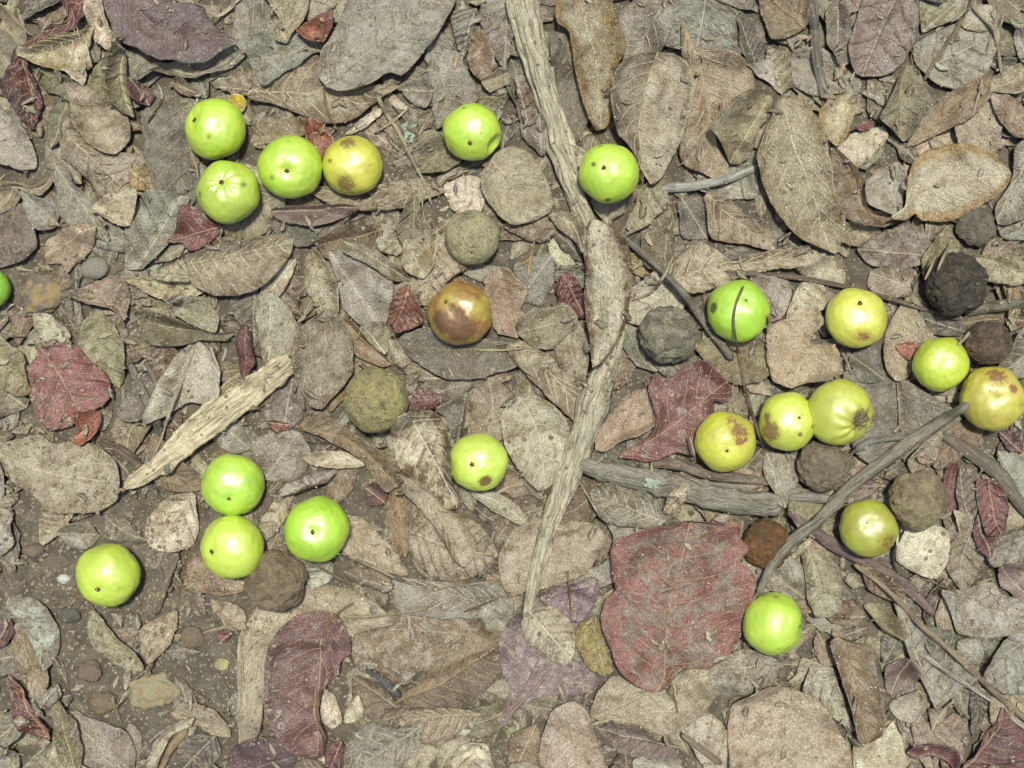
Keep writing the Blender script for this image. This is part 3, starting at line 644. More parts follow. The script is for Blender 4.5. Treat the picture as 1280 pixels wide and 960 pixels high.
L(2,'rust','small brick-red leaf folded in two',[(374,48),(382,35),(400,28),(422,20),(420,40),(405,62),(390,58)],[(378,40),(405,60)],fold=1.3,shine=.4,rib=.15)
L(0,'grey','wrinkled grey leaf',[(318,55),(345,42),(380,50),(395,62),(360,90),(335,105),(318,80)],lump=1.6,crink=.8)
L(1,'grey','upright grey leaf with curved pale rib',[(532,70),(548,48),(565,60),(580,85),(598,125),(580,140),(560,150),(548,155),(540,110)],[(537,60),(553,95),(560,145)],mrib=1,half=.4,lump=1.2)
L(1,'brown','small oval brown leaf with red notch',[(590,55),(600,48),(612,58),(618,75),(615,95),(605,102),(590,95),(585,75)],lump=1)
L(1,'tan','tan leaf scrap curled at one side',[(605,105),(625,92),(635,95),(637,110),(620,115),(612,120)],roll=1)
L(2,'rust','glossy red-brown leaf, cupped',[(382,160),(388,150),(402,152),(415,170),(422,176),(400,205),(388,190)],shine=1,curl=.8,crink=.05,rib=.1,lump=.5,mott=.2)
L(0,'brown','brown-stained grey leaf',[(320,165),(335,150),(380,150),(388,165),(360,172),(325,182)],mott=1)
L(1,'purple','purplish leaf folded over a grey leaf',[(348,266),(375,260),(410,260),(440,262),(430,275),(400,285),(375,283),(352,276)],lump=.8,shine=.4)
L(0,'dark','smooth dark grey leaf',[(345,275),(380,283),(432,268),(420,288),(395,304),(370,308),(350,292)],lump=.7,rib=.15)
L(0,'tan','tan leaf with brown tip',[(465,262),(475,250),(490,258),(500,270),(497,285),(480,292)],fold=.6)
L(1,'olive','dark olive-brown leaf on edge',[(497,290),(505,265),(520,245),(527,270),(530,300),(515,322)],fold=1.3,half=.5)
L(1,'pale','whitish grey leaf with a cracked notch',[(560,235),(580,222),(600,228),(606,250),(600,265),(580,270),(565,262)],lump=.7,mott=.2,rib=.2)
L(2,'tan','large tan leaf with net of fine veins',[(601,240),(603,215),(620,190),(640,182),(660,190),(675,210),(688,235),(692,255),(688,268),(670,278),(640,285),(625,272),(608,252)],[(610,195),(640,235),(652,270)],mrib=.8,lump=1,curl=.3,lift=.002)
L(1,'brown','brown-rimmed leaf under a larger tan leaf',[(636,283),(655,262),(690,258),(698,290),(680,303),(660,301)],roll=.6,mott=1)
L(1,'grey','grey leaf curled along one side',[(500,112),(530,100),(545,115),(535,138),(515,132)],roll=1.2)
L(0,'grey','grey leaf pitted with holes',[(605,-5),(640,-5),(640,40),(630,80),(612,60),(600,25)],jag=2)
L(1,'pale','cream strip of shredded leaf',[(433,168),(450,152),(475,138),(479,142),(460,158),(445,166)],sharp=True,lump=.6,lift=.001)
L(0,'grey','dull grey leaf',[(575,75),(560,10),(600,5),(590,50)],lump=1)
L(0,'brown','mottled brown leaf',[(405,305),(430,285),(470,290),(472,320),(440,332),(410,322)],mott=1)
L(0,'pale','small whitish leaf',[(470,300),(488,288),(515,300),(500,320),(478,318)],jag=1.6)
L(0,'tan','long flat tan leaf',[(400,235),(450,240),(515,225),(545,240),(500,262),(430,262)],lump=.6,crink=.2)
# upper centre-right
L(2,'gold','large glossy two-lobed leaf, pale with golden rim',[(697,-8),(762,-8),(768,20),(778,45),(782,70),(765,90),(762,110),(765,140),(760,160),(745,165),(735,150),(725,120),(715,80),(710,45),(695,35),(693,15)],[(722,-8),(735,45),(745,80),(752,162)],shine=1,crink=1,lump=1.7,edge=.9,fold=.5,lift=.003)
L(1,'dark','charcoal-brown leaf with thin rib',[(690,55),(712,55),(716,75),(722,100),(738,130),(733,150),(716,168),(702,130),(690,95)],[(693,45),(712,80),(722,150)],mrib=1,lump=1.1,shine=.2,mott=.2)
L(2,'tan','large leaf folded at its rib, left half dark and right half light',[(820,70),(845,75),(858,88),(864,110),(860,140),(852,170),(842,195),(825,225),(812,235),(800,215),(785,190),(768,165),(760,130),(765,95),(785,76)],[(820,70),(806,115),(798,160),(802,222)],half=.75,fold=.7,mrib=1,shine=.6,lift=.004,edge=.15,crink=.35,stalk=[(764,89),(780,77),(800,68),(820,69)])
L(1,'olive','olive leaf with pale rib',[(815,228),(825,225),(833,245),(830,262),(810,280),(790,290),(775,293),(782,280),(795,255),(800,238)],[(800,235),(795,262),(776,292)],mrib=1,lump=1)
L(1,'peach','pointed leaf with orange-brown top edge',[(857,52),(868,72),(900,73),(925,85),(938,100),(943,115),(925,125),(905,145),(890,160),(895,180),(910,205),(900,215),(880,215),(855,200),(850,185),(858,160),(863,130),(864,100),(852,75)],[(858,55),(880,110),(895,212)],lump=1.2,bend=.4,mott=1)
L(2,'olive','curled olive leaf, brown underneath',[(880,163),(895,150),(910,130),(930,118),(950,113),(968,120),(960,150),(945,165),(940,195),(925,205),(910,205),(897,180)],roll=.9,lump=1.6,mott=1,lift=.002,edge=.7)
L(0,'grey','grey-green leaf with pale rib',[(830,20),(880,-5),(912,10),(918,40),(915,72),(880,72),(855,55),(835,60)],[(884,-5),(875,40),(868,70)],mrib=1,lump=.9)
L(0,'dark','weathered dark grey leaf',[(915,25),(950,20),(958,60),(950,85),(925,80)],lump=1.4)
L(1,'purple','pinkish brown leaf edge along the top',[(885,-8),(975,-8),(970,18),(930,15),(900,5)],lump=.7,mott=.3)
L(0,'grey','grey leaf with a dark hole-like stain',[(780,10),(830,0),(835,40),(820,70),(785,72),(775,40)],mott=.4)
L(1,'grey','light grey triangular leaf',[(928,88),(965,72),(968,110)],sharp=True,rib=.2)
L(0,'grey','crumbling grey leaf pile piece',[(645,120),(680,110),(690,165),(680,200),(650,170)],lump=2,jag=2)
L(0,'brown','brown leaf scrap',[(640,90),(668,100),(680,150),(655,160)],lump=1.5)
L(0,'dark','dark grey leaf',[(845,245),(885,250),(888,300),(850,300)],lump=1)
L(0,'grey','flat grey leaf with cut corner',[(870,215),(945,205),(948,250),(900,250),(868,240)],lump=.9)
L(1,'peach','grey leaf with a rust-orange straight edge',[(887,300),(887,253),(905,248),(930,270),(945,290),(962,290),(962,310),(930,305)],mott=.8,lump=.7)
L(0,'tan','crinkled tan leaf scrap',[(800,290),(838,280),(845,310),(832,345),(805,335)],lump=1.8,jag=2,crink=1)
L(3,'bronze','long crinkled leaf, pale with brown edges, draped over the branch',[(735,278),(745,278),(772,290),(785,315),(791,345),(785,385),(775,420),(765,435),(750,455),(737,460),(735,420),(728,380),(732,340),(724,305)],[(740,278),(757,350),(758,420),(739,460)],shine=1,crink=1,lump=1.6,edge=1.3,curl=-.5,bleach=.7,mott=.15,rib=.15,ripple=2.4,lift=.006,cap=.012,veins=False)
L(3,'tan','small tan leaf curling beside the branch',[(684,270),(700,263),(718,268),(732,290),(728,322),(716,300),(695,285)],[(690,268),(716,282),(727,320)],mrib=1,fold=.8,shine=.5,edge=.5)
L(1,'tan','warm tan leaf like a bird wing',[(850,325),(875,300),(897,315),(915,328),(960,313),(1000,311),(1013,320),(1000,333),(970,335),(935,342),(905,355),(870,365),(850,355)],[(850,350),(900,335),(1012,320)],lump=.9,crink=.3,lift=.003,rib=.25,edge=.5,bend=.3)
# upper right
L(2,'roseleaf','large dusty purple-red leaf, smooth',[(1078,-8),(1148,-8),(1146,30),(1140,55),(1130,75),(1115,92),(1100,98),(1070,98),(1058,80),(1057,55),(1065,35),(1072,15)],[(1120,-8),(1095,50),(1075,98)],lump=.7,crink=.15,mott=.6,rib=.15,lift=.003)
L(2,'olive','grey-green leaf with a drooping lobe',[(1148,-8),(1207,-8),(1205,15),(1195,28),(1165,35),(1150,45),(1145,25)],lump=1,shine=.4,mott=.3)
L(1,'brown','dark rounded brown leaf',[(950,-8),(1000,-8),(1008,20),(1003,38),(980,50),(962,50)],edge=.8,lump=1)
L(0,'tan','rusty tan leaf',[(955,58),(985,72),(990,110),(975,120),(955,100)],mott=.8)
L(0,'dark','dark streaked leaf on edge',[(1030,20),(1045,12),(1060,40),(1062,75),(1045,80),(1032,60)],fold=1)
L(2,'olive','star-like olive leaf with curled stalks',[(1093,152),(1105,130),(1120,95),(1137,80),(1148,95),(1155,115),(1163,133),(1150,150),(1140,168),(1128,180),(1115,168)],[(1132,82),(1124,120),(1128,180)],fold=.9,curl=.7,mrib=1,mott=.4,lift=.002,stalk=[(1145,95),(1141,65),(1138,50)])
L(2,'gold','small golden-rimmed leaf with a groove',[(1018,155),(1020,140),(1035,125),(1055,118),(1066,122),(1065,145),(1058,165),(1040,190),(1030,180)],[(1060,120),(1045,145),(1035,188)],fold=1,mrib=1,shine=.9,mott=.7,edge=.8,lift=.002)
L(3,'gold','large golden-rimmed leaf with net veins, tip pointing right',[(1106,275),(1128,260),(1130,225),(1138,205),(1155,188),(1190,180),(1220,183),(1245,195),(1264,215),(1255,235),(1240,250),(1225,258),(1200,274),(1180,277),(1147,276),(1145,265),(1128,278)],[(1110,272),(1145,240),(1200,228),(1262,215)],shine=.7,edge=1,mott=.1,lump=1,lift=.004,mrib=1,bend=.4,crink=.4)
L(1,'brown','brown leaf with shiny curved rim',[(1040,200),(1065,215),(1078,240),(1082,262),(1100,265),(1127,255),(1115,275),(1100,284),(1070,282),(1045,270)],edge=1,curl=.5,lump=.8)
L(1,'grey','lilac-grey leaf with small red patch',[(1078,230),(1090,222),(1115,210),(1128,220),(1125,250),(1115,268),(1095,262),(1080,255)],lump=.9,mott=.2,rib=.2)
L(0,'pale','pale flat leaf piece',[(1045,190),(1065,170),(1100,160),(1108,172),(1085,200),(1070,210),(1048,205)],sharp=True)
L(2,'maroon','small crimson leaf chip',[(1063,162),(1087,150),(1085,163),(1072,168)],sharp=True,mott=.1,rib=.05,lift=.002)
L(0,'grey','big grey leaf with pale forked rib',[(1150,60),(1180,40),(1235,30),(1240,60),(1225,95),(1200,110),(1170,100),(1150,80)],[(1160,85),(1200,66),(1240,45)],mrib=1)
L(1,'brown','long brown-grey leaf in shadow',[(1135,180),(1150,150),(1180,120),(1225,105),(1222,135),(1200,155),(1165,170),(1145,182)],[(1138,180),(1222,112)],lump=.8,mott=.3)
L(1,'tan','rust-tipped grey oval leaf',[(1238,125),(1262,120),(1288,140),(1288,172),(1265,170),(1245,150)],mott=.8,lump=.6,rib=.15)
L(1,'gold','yellowish leaf piece near the top edge',[(1200,35),(1215,5),(1240,5),(1245,25),(1235,42)],mott=.4)
L(0,'grey','grey leaf with pale rib near right edge',[(1262,35),(1288,35),(1288,90),(1270,80)],mott=.3)
L(0,'purple','leaf with a pinkish right margin',[(1080,310),(1110,290),(1130,283),(1152,305),(1157,322),(1130,335),(1090,332)],mott=.9)
L(1,'olive','olive-grey leaf with bright rib',[(1145,325),(1165,300),(1185,285),(1197,310),(1190,330),(1155,345)],[(1180,285),(1165,340)],mrib=1,fold=.5)
L(0,'grey','wide grey leaf',[(1245,275),(1288,268),(1288,303),(1250,302)])
L(0,'grey','grey leaf with a long smooth edge',[(1262,190),(1288,185),(1288,265),(1245,275),(1240,255),(1262,230)])
L(2,'gold','large glossy leaf, gold on the right and silvery on the left',[(942,202),(948,180),(960,150),(972,125),(985,118),(1000,120),(1012,135),(1020,155),(1030,190),(1035,220),(1040,245),(1052,270),(1055,290),(1048,318),(1030,312),(1000,300),(975,275),(955,240)],[(978,120),(988,175),(1012,235),(1040,312)],shine=1,crink=.9,lump=1.4,half=.25,edge=.5,mrib=1,fold=.5,lift=.004,mott=.4)
# left
L(2,'tan','long crinkled pale leaf with ribbed upper fold',[(235,322),(250,318),(290,305),(330,298),(362,295),(370,302),(365,320),(350,345),(330,362),(300,372),(270,370),(248,360),(240,345)],[(236,332),(300,318),(370,304)],mrib=1,shine=.9,crink=.8,fold=.5,lift=.003)
L(1,'gold','glossy golden-brown rolled leaf',[(167,352),(185,347),(240,350),(258,362),(245,372),(215,376),(195,370)],roll=1,shine=1,mott=1,crink=.3,lift=.001)
L(1,'tan','narrow leaf curling over a golden leaf',[(193,342),(215,332),(235,325),(243,350),(220,354),(200,350)],roll=-1,shine=.5)
L(2,'olive','rolled olive leaf with a whitish underside',[(172,392),(190,388),(215,395),(240,408),(270,417),(298,417),(285,428),(255,425),(235,432),(205,435),(185,425),(173,410)],[(172,400),(230,412),(298,418)],roll=-1.4,shine=.7,half=-.6,crink=.8,lift=.002)
L(1,'pale','silvery crinkled leaf',[(215,378),(262,372),(275,400),(270,415),(240,405),(225,395)],shine=1,crink=1,mott=.3)
L(3,'oldred','round dull red leaf with heart base',[(35,475),(38,455),(50,435),(65,427),(80,428),(97,433),(112,447),(130,462),(138,478),(137,495),(125,510),(100,518),(95,522),(85,534),(70,538),(55,535),(42,520),(36,500)],[(50,437),(75,470),(98,512)],spots=True,rib=.7,mrib=1,lump=.7,crink=.1,mott=.4,edge=.15,lift=.004,ripple=.3,jag=.3)
L(3,'rust','small curled red-brown leaf lobe',[(95,515),(112,512),(128,512),(131,525),(122,545),(105,557),(92,552),(92,543),(105,538),(98,528)],curl=.9,shine=.8,crink=.2,lift=.002,rib=.1)
L(1,'olive','olive leaf with pale central rib',[(100,430),(108,405),(120,393),(130,393),(145,408),(155,425),(159,450),(145,475),(130,465),(112,447)],[(127,393),(129,420),(128,462)],mrib=1,shine=.5,edge=.5)
L(1,'olive','blotched olive-brown leaf cut by the left edge',[(-5,423),(15,430),(30,440),(37,460),(35,490),(20,490),(0,480),(-5,470)],[(-5,445),(28,470)],mrib=1,shine=.5)
L(0,'tan','pale tan leaf below a blotched one',[(-5,480),(20,490),(35,500),(30,510),(15,515),(5,520),(-5,520)],lump=.8)
L(2,'tan','large blotched tan leaf with uneven outline',[(-8,560),(20,550),(45,543),(58,545),(70,555),(100,550),(130,558),(148,575),(153,600),(150,625),(125,640),(75,640),(55,635),(40,615),(25,600),(15,580),(0,565)],[(5,565),(60,590),(152,602)],lump=1.2,lift=.003,bend=.4,crink=.6,mott=.7,edge=.4)
L(1,'grey','half oval grey leaf at the left edge',[(-8,565),(5,575),(12,595),(8,620),(-8,640)])
L(1,'pale','squarish pale leaf scrap',[(48,397),(62,392),(80,408),(88,420),(75,430),(55,428)],lump=1.2,crink=.8)
L(1,'grey','large smooth grey leaf with torn foot',[(195,520),(205,485),(220,455),(232,440),(245,432),(262,440),(275,460),(277,495),(265,505),(240,500),(215,517)],[(243,433),(225,480),(203,520)],mrib=1,lump=.8,crink=.2,mott=.2)
L(0,'brown','rounded grey-brown leaf with russet edge',[(195,440),(210,432),(225,445),(220,475),(208,480),(198,465)],edge=.8)
L(2,'maroon','dark maroon rolled leaf cone',[(297,420),(303,408),(314,406),(318,430),(322,455),(312,478),(302,462),(297,440)],curl=-1.8,lump=1.4,crink=.8,shine=.4,rib=.05,lift=.004)
L(1,'pink','crumpled pinkish brown leaf',[(100,370),(120,358),(140,348),(162,350),(165,375),(158,398),(145,385),(125,380),(110,378)],lump=3,jag=2,crink=.8,shine=.3)
L(0,'dark','purplish grey flat leaf',[(285,372),(325,358),(330,420),(318,440),(300,405)],lump=.6)
L(2,'pale','rounded grey-tan leaf, flat and dry',[(182,655),(195,632),(220,618),(245,614),(247,640),(248,665),(240,685),(215,690),(195,688),(181,672)],lump=.8,shine=.4,mott=.5,lift=.002)
L(0,'grey','dull leaf under a twig tangle',[(160,330),(185,335),(190,372),(165,375),(150,352)],lump=1.2)
L(0,'grey','grey leaf beside a pale wood splinter',[(265,520),(300,520),(320,560),(290,570),(262,545)],lump=.8)
# centre left
L(1,'pale','narrow pale leaf behind a tan one',[(328,378),(330,352),(355,328),(366,330),(363,350),(350,370),(335,380)],roll=.6,lump=1)
L(2,'tan','upright olive-tan leaf with pointed foot',[(380,325),(390,312),(402,318),(415,335),(424,355),(428,385),(420,400),(405,395),(395,380),(380,360)],[(390,312),(402,355),(402,398)],roll=-.8,shine=.5,lift=.001,rib=.2)
L(1,'grey','broad squarish grey leaf',[(420,325),(440,318),(465,322),(485,340),(492,360),(488,385),(475,405),(450,402),(432,385),(425,350)],[(425,330),(470,400)],lump=.7,mott=.6,rib=.15,crink=.2)
L(3,'tan','deeply wrinkled tan-brown leaf with dark crease',[(371,450),(372,430),(385,405),(400,395),(412,385),(430,395),(440,415),(446,440),(445,465),(430,485),(415,500),(405,512),(390,508),(376,485)],[(408,390),(407,440),(400,510)],fold=.9,crink=1,shine=.8,mott=.8,edge=.4,rib=.05,lift=.002,ripple=.8)
L(2,'brown','brown leaf folded against a wrinkled leaf',[(420,395),(445,402),(465,430),(492,455),(480,460),(460,452),(445,445),(435,420)],fold=.8,roll=.4,crink=.4)
L(1,'pale','pale crinkled leaf tip',[(455,408),(475,402),(487,410),(488,430),(480,440),(465,430),(455,420)],crink=1)
L(1,'tan','short tan leaf piece',[(485,425),(505,425),(516,450),(505,462),(490,450)],crink=.8)
L(1,'pale','crinkled pale tan leaf',[(325,385),(345,375),(365,390),(378,415),(370,440),(360,450),(340,455),(330,430)],crink=1,lump=1.4)
L(2,'rust','orange-red cone-shaped leaf',[(486,400),(488,380),(500,362),(513,356),(520,375),(528,392),(530,405),(515,412),(495,418)],[(513,357),(505,385),(490,415)],fold=-1.1,shine=.4,crink=.3,rib=.05,lift=.002)
L(1,'dark','large dark wet-looking leaf',[(510,425),(540,410),(565,422),(600,425),(640,430),(655,445),(630,462),(590,473),(560,472),(535,460),(515,445)],[(515,435),(580,437),(645,437)],lump=.8,mott=.5,shine=.3,rib=.4,mrib=1)
L(2,'brown','long brown leaf with a pale turned edge',[(375,535),(390,512),(410,515),(430,530),(460,550),(485,570),(497,590),(503,605),(485,615),(470,600),(455,575),(430,560),(405,545)],[(378,535),(440,552),(500,610)],fold=.8,roll=-.5,shine=.5,lift=.002,mrib=1)
L(1,'pale','thin pale lens-shaped leaf',[(385,570),(405,563),(430,565),(452,580),(430,585),(395,582)],lump=.6)
L(4,'bronze','dark-speckled tan leaf overlapping a fruit',[(491,560),(490,540),(497,522),(515,512),(540,513),(558,522),(564,545),(565,575),(568,600),(572,620),(572,636),(560,635),(545,620),(520,600),(500,585)],[(508,514),(535,560),(574,634)],mrib=1,shine=.8,mott=1,edge=.4,crink=.5,lift=.0005,half=-.4)
L(2,'dark','grey-brown leaf folded into a wedge',[(542,510),(565,500),(587,488),(583,515),(580,548),(570,555),(562,540),(555,520)],fold=1.2,lump=.8)
L(1,'maroon','glossy blackish maroon leaf flake',[(510,500),(530,482),(556,495),(545,512),(520,520)],shine=1,crink=.1,rib=.05,lump=.6)
L(1,'purple','dull purple tube of rolled leaf',[(355,608),(380,592),(415,590),(410,602),(375,616),(358,618)],curl=-2.2,crink=.2,rib=.1,lift=.004)
L(1,'maroon','dark purple curled leaf scrap',[(455,610),(470,600),(487,612),(482,630),(462,632)],curl=1,shine=.7)
L(2,'pale','large pale crinkled leaf with strong rib',[(625,520),(635,505),(650,493),(670,492),(690,505),(705,520),(713,540),(712,570),(705,590),(690,607),(675,615),(660,602),(645,582),(632,560),(628,540)],[(648,495),(672,540),(682,612)],mrib=1,shine=.9,crink=.8,mott=.4,fold=.4,lift=.002)
L(1,'rust','little red-brown leaf sliver',[(332,528),(345,524),(366,530),(345,544)],roll=1,shine=.5)
L(0,'grey','grey leaf sprinkled with sand',[(320,545),(375,535),(395,570),(370,605),(325,600)],lump=.6)
L(1,'pink','pinkish brown leaf with a crumbled edge',[(605,350),(625,338),(640,345),(660,365),(650,385),(662,405),(645,420),(625,415),(612,390)],jag=3,lump=.6,mott=.4,rib=.05,sharp=True)
L(1,'tan','tan leaf with two pale straight ribs',[(640,440),(655,428),(690,450),(715,480),(737,505),(725,527),(700,510),(670,480),(650,460)],[(645,435),(690,470),(728,515)],mrib=1,lump=1)
L(1,'maroon','pinkish maroon leaf showing between tan ones',[(693,360),(705,345),(718,348),(728,365),(730,392),(715,397),(700,382)],lump=1,mott=.2,rib=.1)
L(2,'tan','curled papery tan leaf piece',[(645,405),(665,385),(690,385),(705,378),(722,395),(720,410),(700,425),(690,440),(665,435),(648,420)],roll=.9,crink=.9,lump=1.8,jag=2)
L(0,'grey','grey leaf with pale straw-like rib',[(640,330),(690,315),(695,345),(680,385),(645,375)],lump=1)
L(1,'gold','dark golden leaf behind the rotten fruit',[(525,345),(548,300),(565,315),(590,330),(560,350),(545,380),(530,375)],lump=1.4)
L(1,'gold','brown leaf with golden streak',[(500,335),(505,300),(530,300),(548,330),(530,352)],lump=1.5,fold=.6)
L(0,'grey','smooth flat leaf beside the mouldy fruit',[(555,325),(600,330),(640,335),(640,360),(590,350)],lump=.6)
L(1,'olive','olive-rimmed leaf edge',[(430,300),(470,312),(505,345),(490,350),(460,330),(432,318)],roll=.8)
L(0,'purple','flat purplish leaf under the green pair',[(355,455),(372,440),(385,520),(360,540),(330,525)],lump=.6)
# centre right
L(3,'maroon','torn wine-red leaf dotted with pale rings',[(770,572),(785,560),(810,545),(820,520),(812,500),(808,480),(818,468),(838,475),(850,460),(880,448),(897,465),(912,480),(915,495),(905,505),(890,500),(893,520),(890,545),(880,560),(870,570),(845,565),(825,572),(808,578),(790,573)],[(772,573),(830,540),(905,480)],spots=True,rib=.6,mrib=1,lump=.9,crink=.2,mott=.3,edge=.1,jag=1.6,lift=.002,fold=.3)
L(2,'pink','pinkish tan leaf with folded top',[(742,562),(745,540),(765,515),(780,495),(800,485),(815,490),(820,510),(818,530),(800,543),(775,550),(757,564)],[(745,560),(780,540),(820,525)],mrib=1,roll=.7,lump=1,crink=.4,mott=.5,lift=.001)
L(1,'olive','olive-tan leaf with concentric folds',[(872,435),(885,425),(960,420),(967,460),(945,477),(920,480),(900,472),(885,455)],curl=.5,ripple=1,lump=1)
L(4,'peach','pitted brown-pink leaf with ragged edges',[(948,395),(965,405),(1005,388),(1022,385),(1024,408),(1012,422),(1010,430),(1035,430),(1045,442),(1047,460),(1030,475),(1005,480),(985,486),(965,478),(958,450),(955,420)],sharp=True,jag=2.6,lump=.7,rib=.05,crink=.6,mott=.5,edge=.1,veins=False,mid=[(960,398),(1000,440),(1020,478)],lift=.0018,shine=0)
L(2,'gold','yellowish upright leaf',[(978,402),(990,370),(1000,352),(1030,358),(1034,387),(1010,392)],[(1000,352),(998,392)],mrib=1,shine=.4,mott=.2)
L(1,'grey','lilac-grey rounded leaf',[(940,350),(985,350),(988,370),(978,395),(960,400),(940,375)],lump=.7,rib=.1)
L(1,'tan','pale triangular leaf standing on its tip',[(1103,442),(1110,410),(1130,384),(1145,395),(1160,420),(1152,445),(1135,468),(1120,470),(1105,460)],[(1130,386),(1118,468)],lump=1,mott=.5)
L(2,'rust','small red-brown leaf tip',[(1118,432),(1135,426),(1150,430),(1142,452),(1128,447)],shine=.5,rib=.1)
L(2,'tan','oval grey-tan leaf below the stick',[(1128,572),(1145,557),(1170,535),(1173,555),(1165,575),(1150,590),(1135,592)],lump=.6,rib=.2,lift=.002)
L(0,'dark','broad dark leaf',[(1065,480),(1090,465),(1120,475),(1160,500),(1185,520),(1160,540),(1130,560),(1100,582),(1070,560)],[(1120,475),(1125,560)],lump=.9,mrib=1)
L(2,'maroon','maroon leaf blade standing beside a bicoloured one',[(1175,600),(1178,580),(1190,572),(1198,585),(1197,612),(1193,635),(1180,642)],lump=.8,rib=.1,edge=.1)
L(2,'roseleaf','grey leaf with purple rim',[(1197,582),(1210,590),(1219,610),(1216,635),(1208,658),(1198,645),(1192,620)],edge=1,mott=.2,curl=.4)
L(2,'maroon','purple-maroon leaf with pale midrib',[(1222,600),(1240,597),(1255,615),(1264,640),(1250,665),(1228,670),(1218,625)],[(1235,597),(1245,670)],mrib=1,lump=.8)
L(1,'maroon','dark crimson leaf half hidden by bark',[(1245,540),(1260,537),(1277,555),(1277,568),(1255,562)],shine=.6)
L(2,'grey','rounded grey leaf with curled foot',[(955,565),(990,568),(1000,590),(997,605),(985,615),(978,634),(967,628),(966,615),(952,595)],lump=.8)
L(1,'tan','tan leaf with golden curl',[(1225,320),(1270,325),(1288,350),(1260,357),(1235,352),(1220,340)],roll=.8)
L(0,'dark','flat dark purplish leaf',[(1060,445),(1090,430),(1112,450),(1105,478),(1068,480)],lump=.5)
L(0,'dark','shadowy grey leaf',[(1140,390),(1195,385),(1205,420),(1170,420),(1145,412)],lump=.6)
L(0,'tan','olive-brown leaf with tan glint',[(1090,335),(1140,335),(1145,370),(1100,375),(1085,355)],shine=.6)
L(1,'tan','long flat leaf along the dark stem',[(985,330),(1040,318),(1060,335),(1055,358),(1010,350)],lump=.6)
L(2,'tan','tan leaf curl lying over the fallen twig',[(826,640),(835,618),(850,600),(862,606),(860,622),(848,632),(838,643)],curl=.8,final=1,lift=.001)
L(1,'pink','maroon-pink leaf edge under a fruit',[(840,600),(880,580),(930,585),(955,602),(920,612),(870,612)],mott=.3)
L(2,'tan','large veined tan leaf with crisp right edge',[(625,722),(622,695),(640,660),(670,645),(700,648),(740,652),(757,665),(750,685),(735,715),(710,725),(680,735),(650,738),(635,742)],[(625,730),(690,694),(752,658)],mrib=1,lump=.8,lift=.003,edge=.4,mott=.4)
L(1,'grey','crinkled grey leaf under the fallen twig',[(742,615),(775,600),(815,620),(820,650),(780,655),(750,645)],crink=1)
L(0,'grey','wet grey leaf',[(700,720),(760,700),(765,660),(740,640),(800,650),(770,720),(735,735)],lump=.6)
L(0,'purple','dusky leaf in the angle of two twigs',[(1040,600),(1085,590),(1110,610),(1070,625),(1045,630)],lump=.5)
# lower left
L(2,'grey','grey half-moon leaf with sharp point',[(7,752),(20,743),(45,748),(62,760),(75,785),(77,805),(70,825),(58,840),(50,820),(42,800),(30,780),(15,765)],[(8,752),(48,785),(57,838)],lump=.9,lift=.002,rib=.2,edge=.3)
L(1,'brown','reddish brown leaf beneath the half-moon leaf',[(15,790),(25,785),(45,810),(58,840),(52,870),(35,860),(22,822)],mott=.7)
L(3,'olive','lens-shaped olive leaf with long stalk, on bare soil',[(118,762),(125,765),(135,780),(155,800),(175,815),(184,828),(182,837),(165,836),(145,830),(125,815),(114,795),(111,778)],[(118,762),(142,800),(184,836)],fold=.9,mrib=1,shine=.8,stalk=[(87,741),(102,748),(119,763)],mott=.3,lift=.002,edge=.2)
L(2,'gold','small folded leaf with silvery face, on bare soil',[(174,790),(185,778),(205,768),(222,762),(223,780),(215,805),(200,820),(188,830),(180,815)],[(220,763),(200,790),(188,829)],shine=1,mott=.3,crink=.9,fold=.5,lift=.001,edge=.5,stalk=[(252,668),(236,692),(224,730),(219,762)])
L(1,'tan','tan leaf with pale rib at soil edge',[(53,645),(60,635),(95,638),(92,650),(78,665),(57,677)],[(94,638),(56,676)],mrib=1)
L(1,'grey','grey rounded leaf at soil edge',[(78,665),(95,652),(115,655),(122,670),(112,685),(90,683)],lump=.6)
L(1,'grey','grey leaf with brown margin cut by the left edge',[(-5,640),(17,640),(15,665),(20,680),(5,692),(-5,690)])
L(2,'brown','dark glossy brown leaf under a fruit',[(232,738),(235,705),(250,690),(300,700),(312,725),(308,738),(285,743),(255,740)],[(235,735),(265,722),(312,730)],mrib=.6,shine=1,mott=.7,crink=.15,edge=.5,curl=.3)
L(1,'pink','pink leathery leaf piece',[(268,752),(285,750),(305,762),(308,775),(300,785),(285,780)],lump=1.3,crink=.2,shine=.4,mott=.2)
L(1,'maroon','small crimson scrap on soil',[(271,790),(280,783),(292,790),(285,800),(274,806)],lump=.6)
L(1,'maroon','long blackish maroon leaf strip',[(18,850),(35,870),(50,895),(63,910),(58,922),(40,915),(25,900)],lump=2,jag=2)
L(1,'maroon','blackish purple leaf scrap',[(-5,775),(15,772),(24,790),(12,805),(-5,812)],lump=1.6)
L(1,'olive','upright dull olive leaf',[(70,880),(82,885),(95,905),(105,940),(100,968),(80,968)],roll=.8,half=.4)
L(0,'grey','broad grey leaf half in the soil',[(80,890),(120,900),(155,910),(170,935),(160,965),(100,965)],lump=.5)
L(2,'tan','arching tan leaf rim',[(180,958),(195,925),(220,902),(246,894),(240,907),(217,916),(205,940),(195,965)],curl=1,lump=1.2,lift=.002)
L(1,'tan','tan leaf with a curled tail',[(222,892),(250,875),(270,885),(288,905),(285,918),(265,914),(245,902)],lump=1.2)
L(1,'grey','sandy grey leaf',[(282,872),(322,850),(332,915),(300,918)],lump=.5,rib=.1)
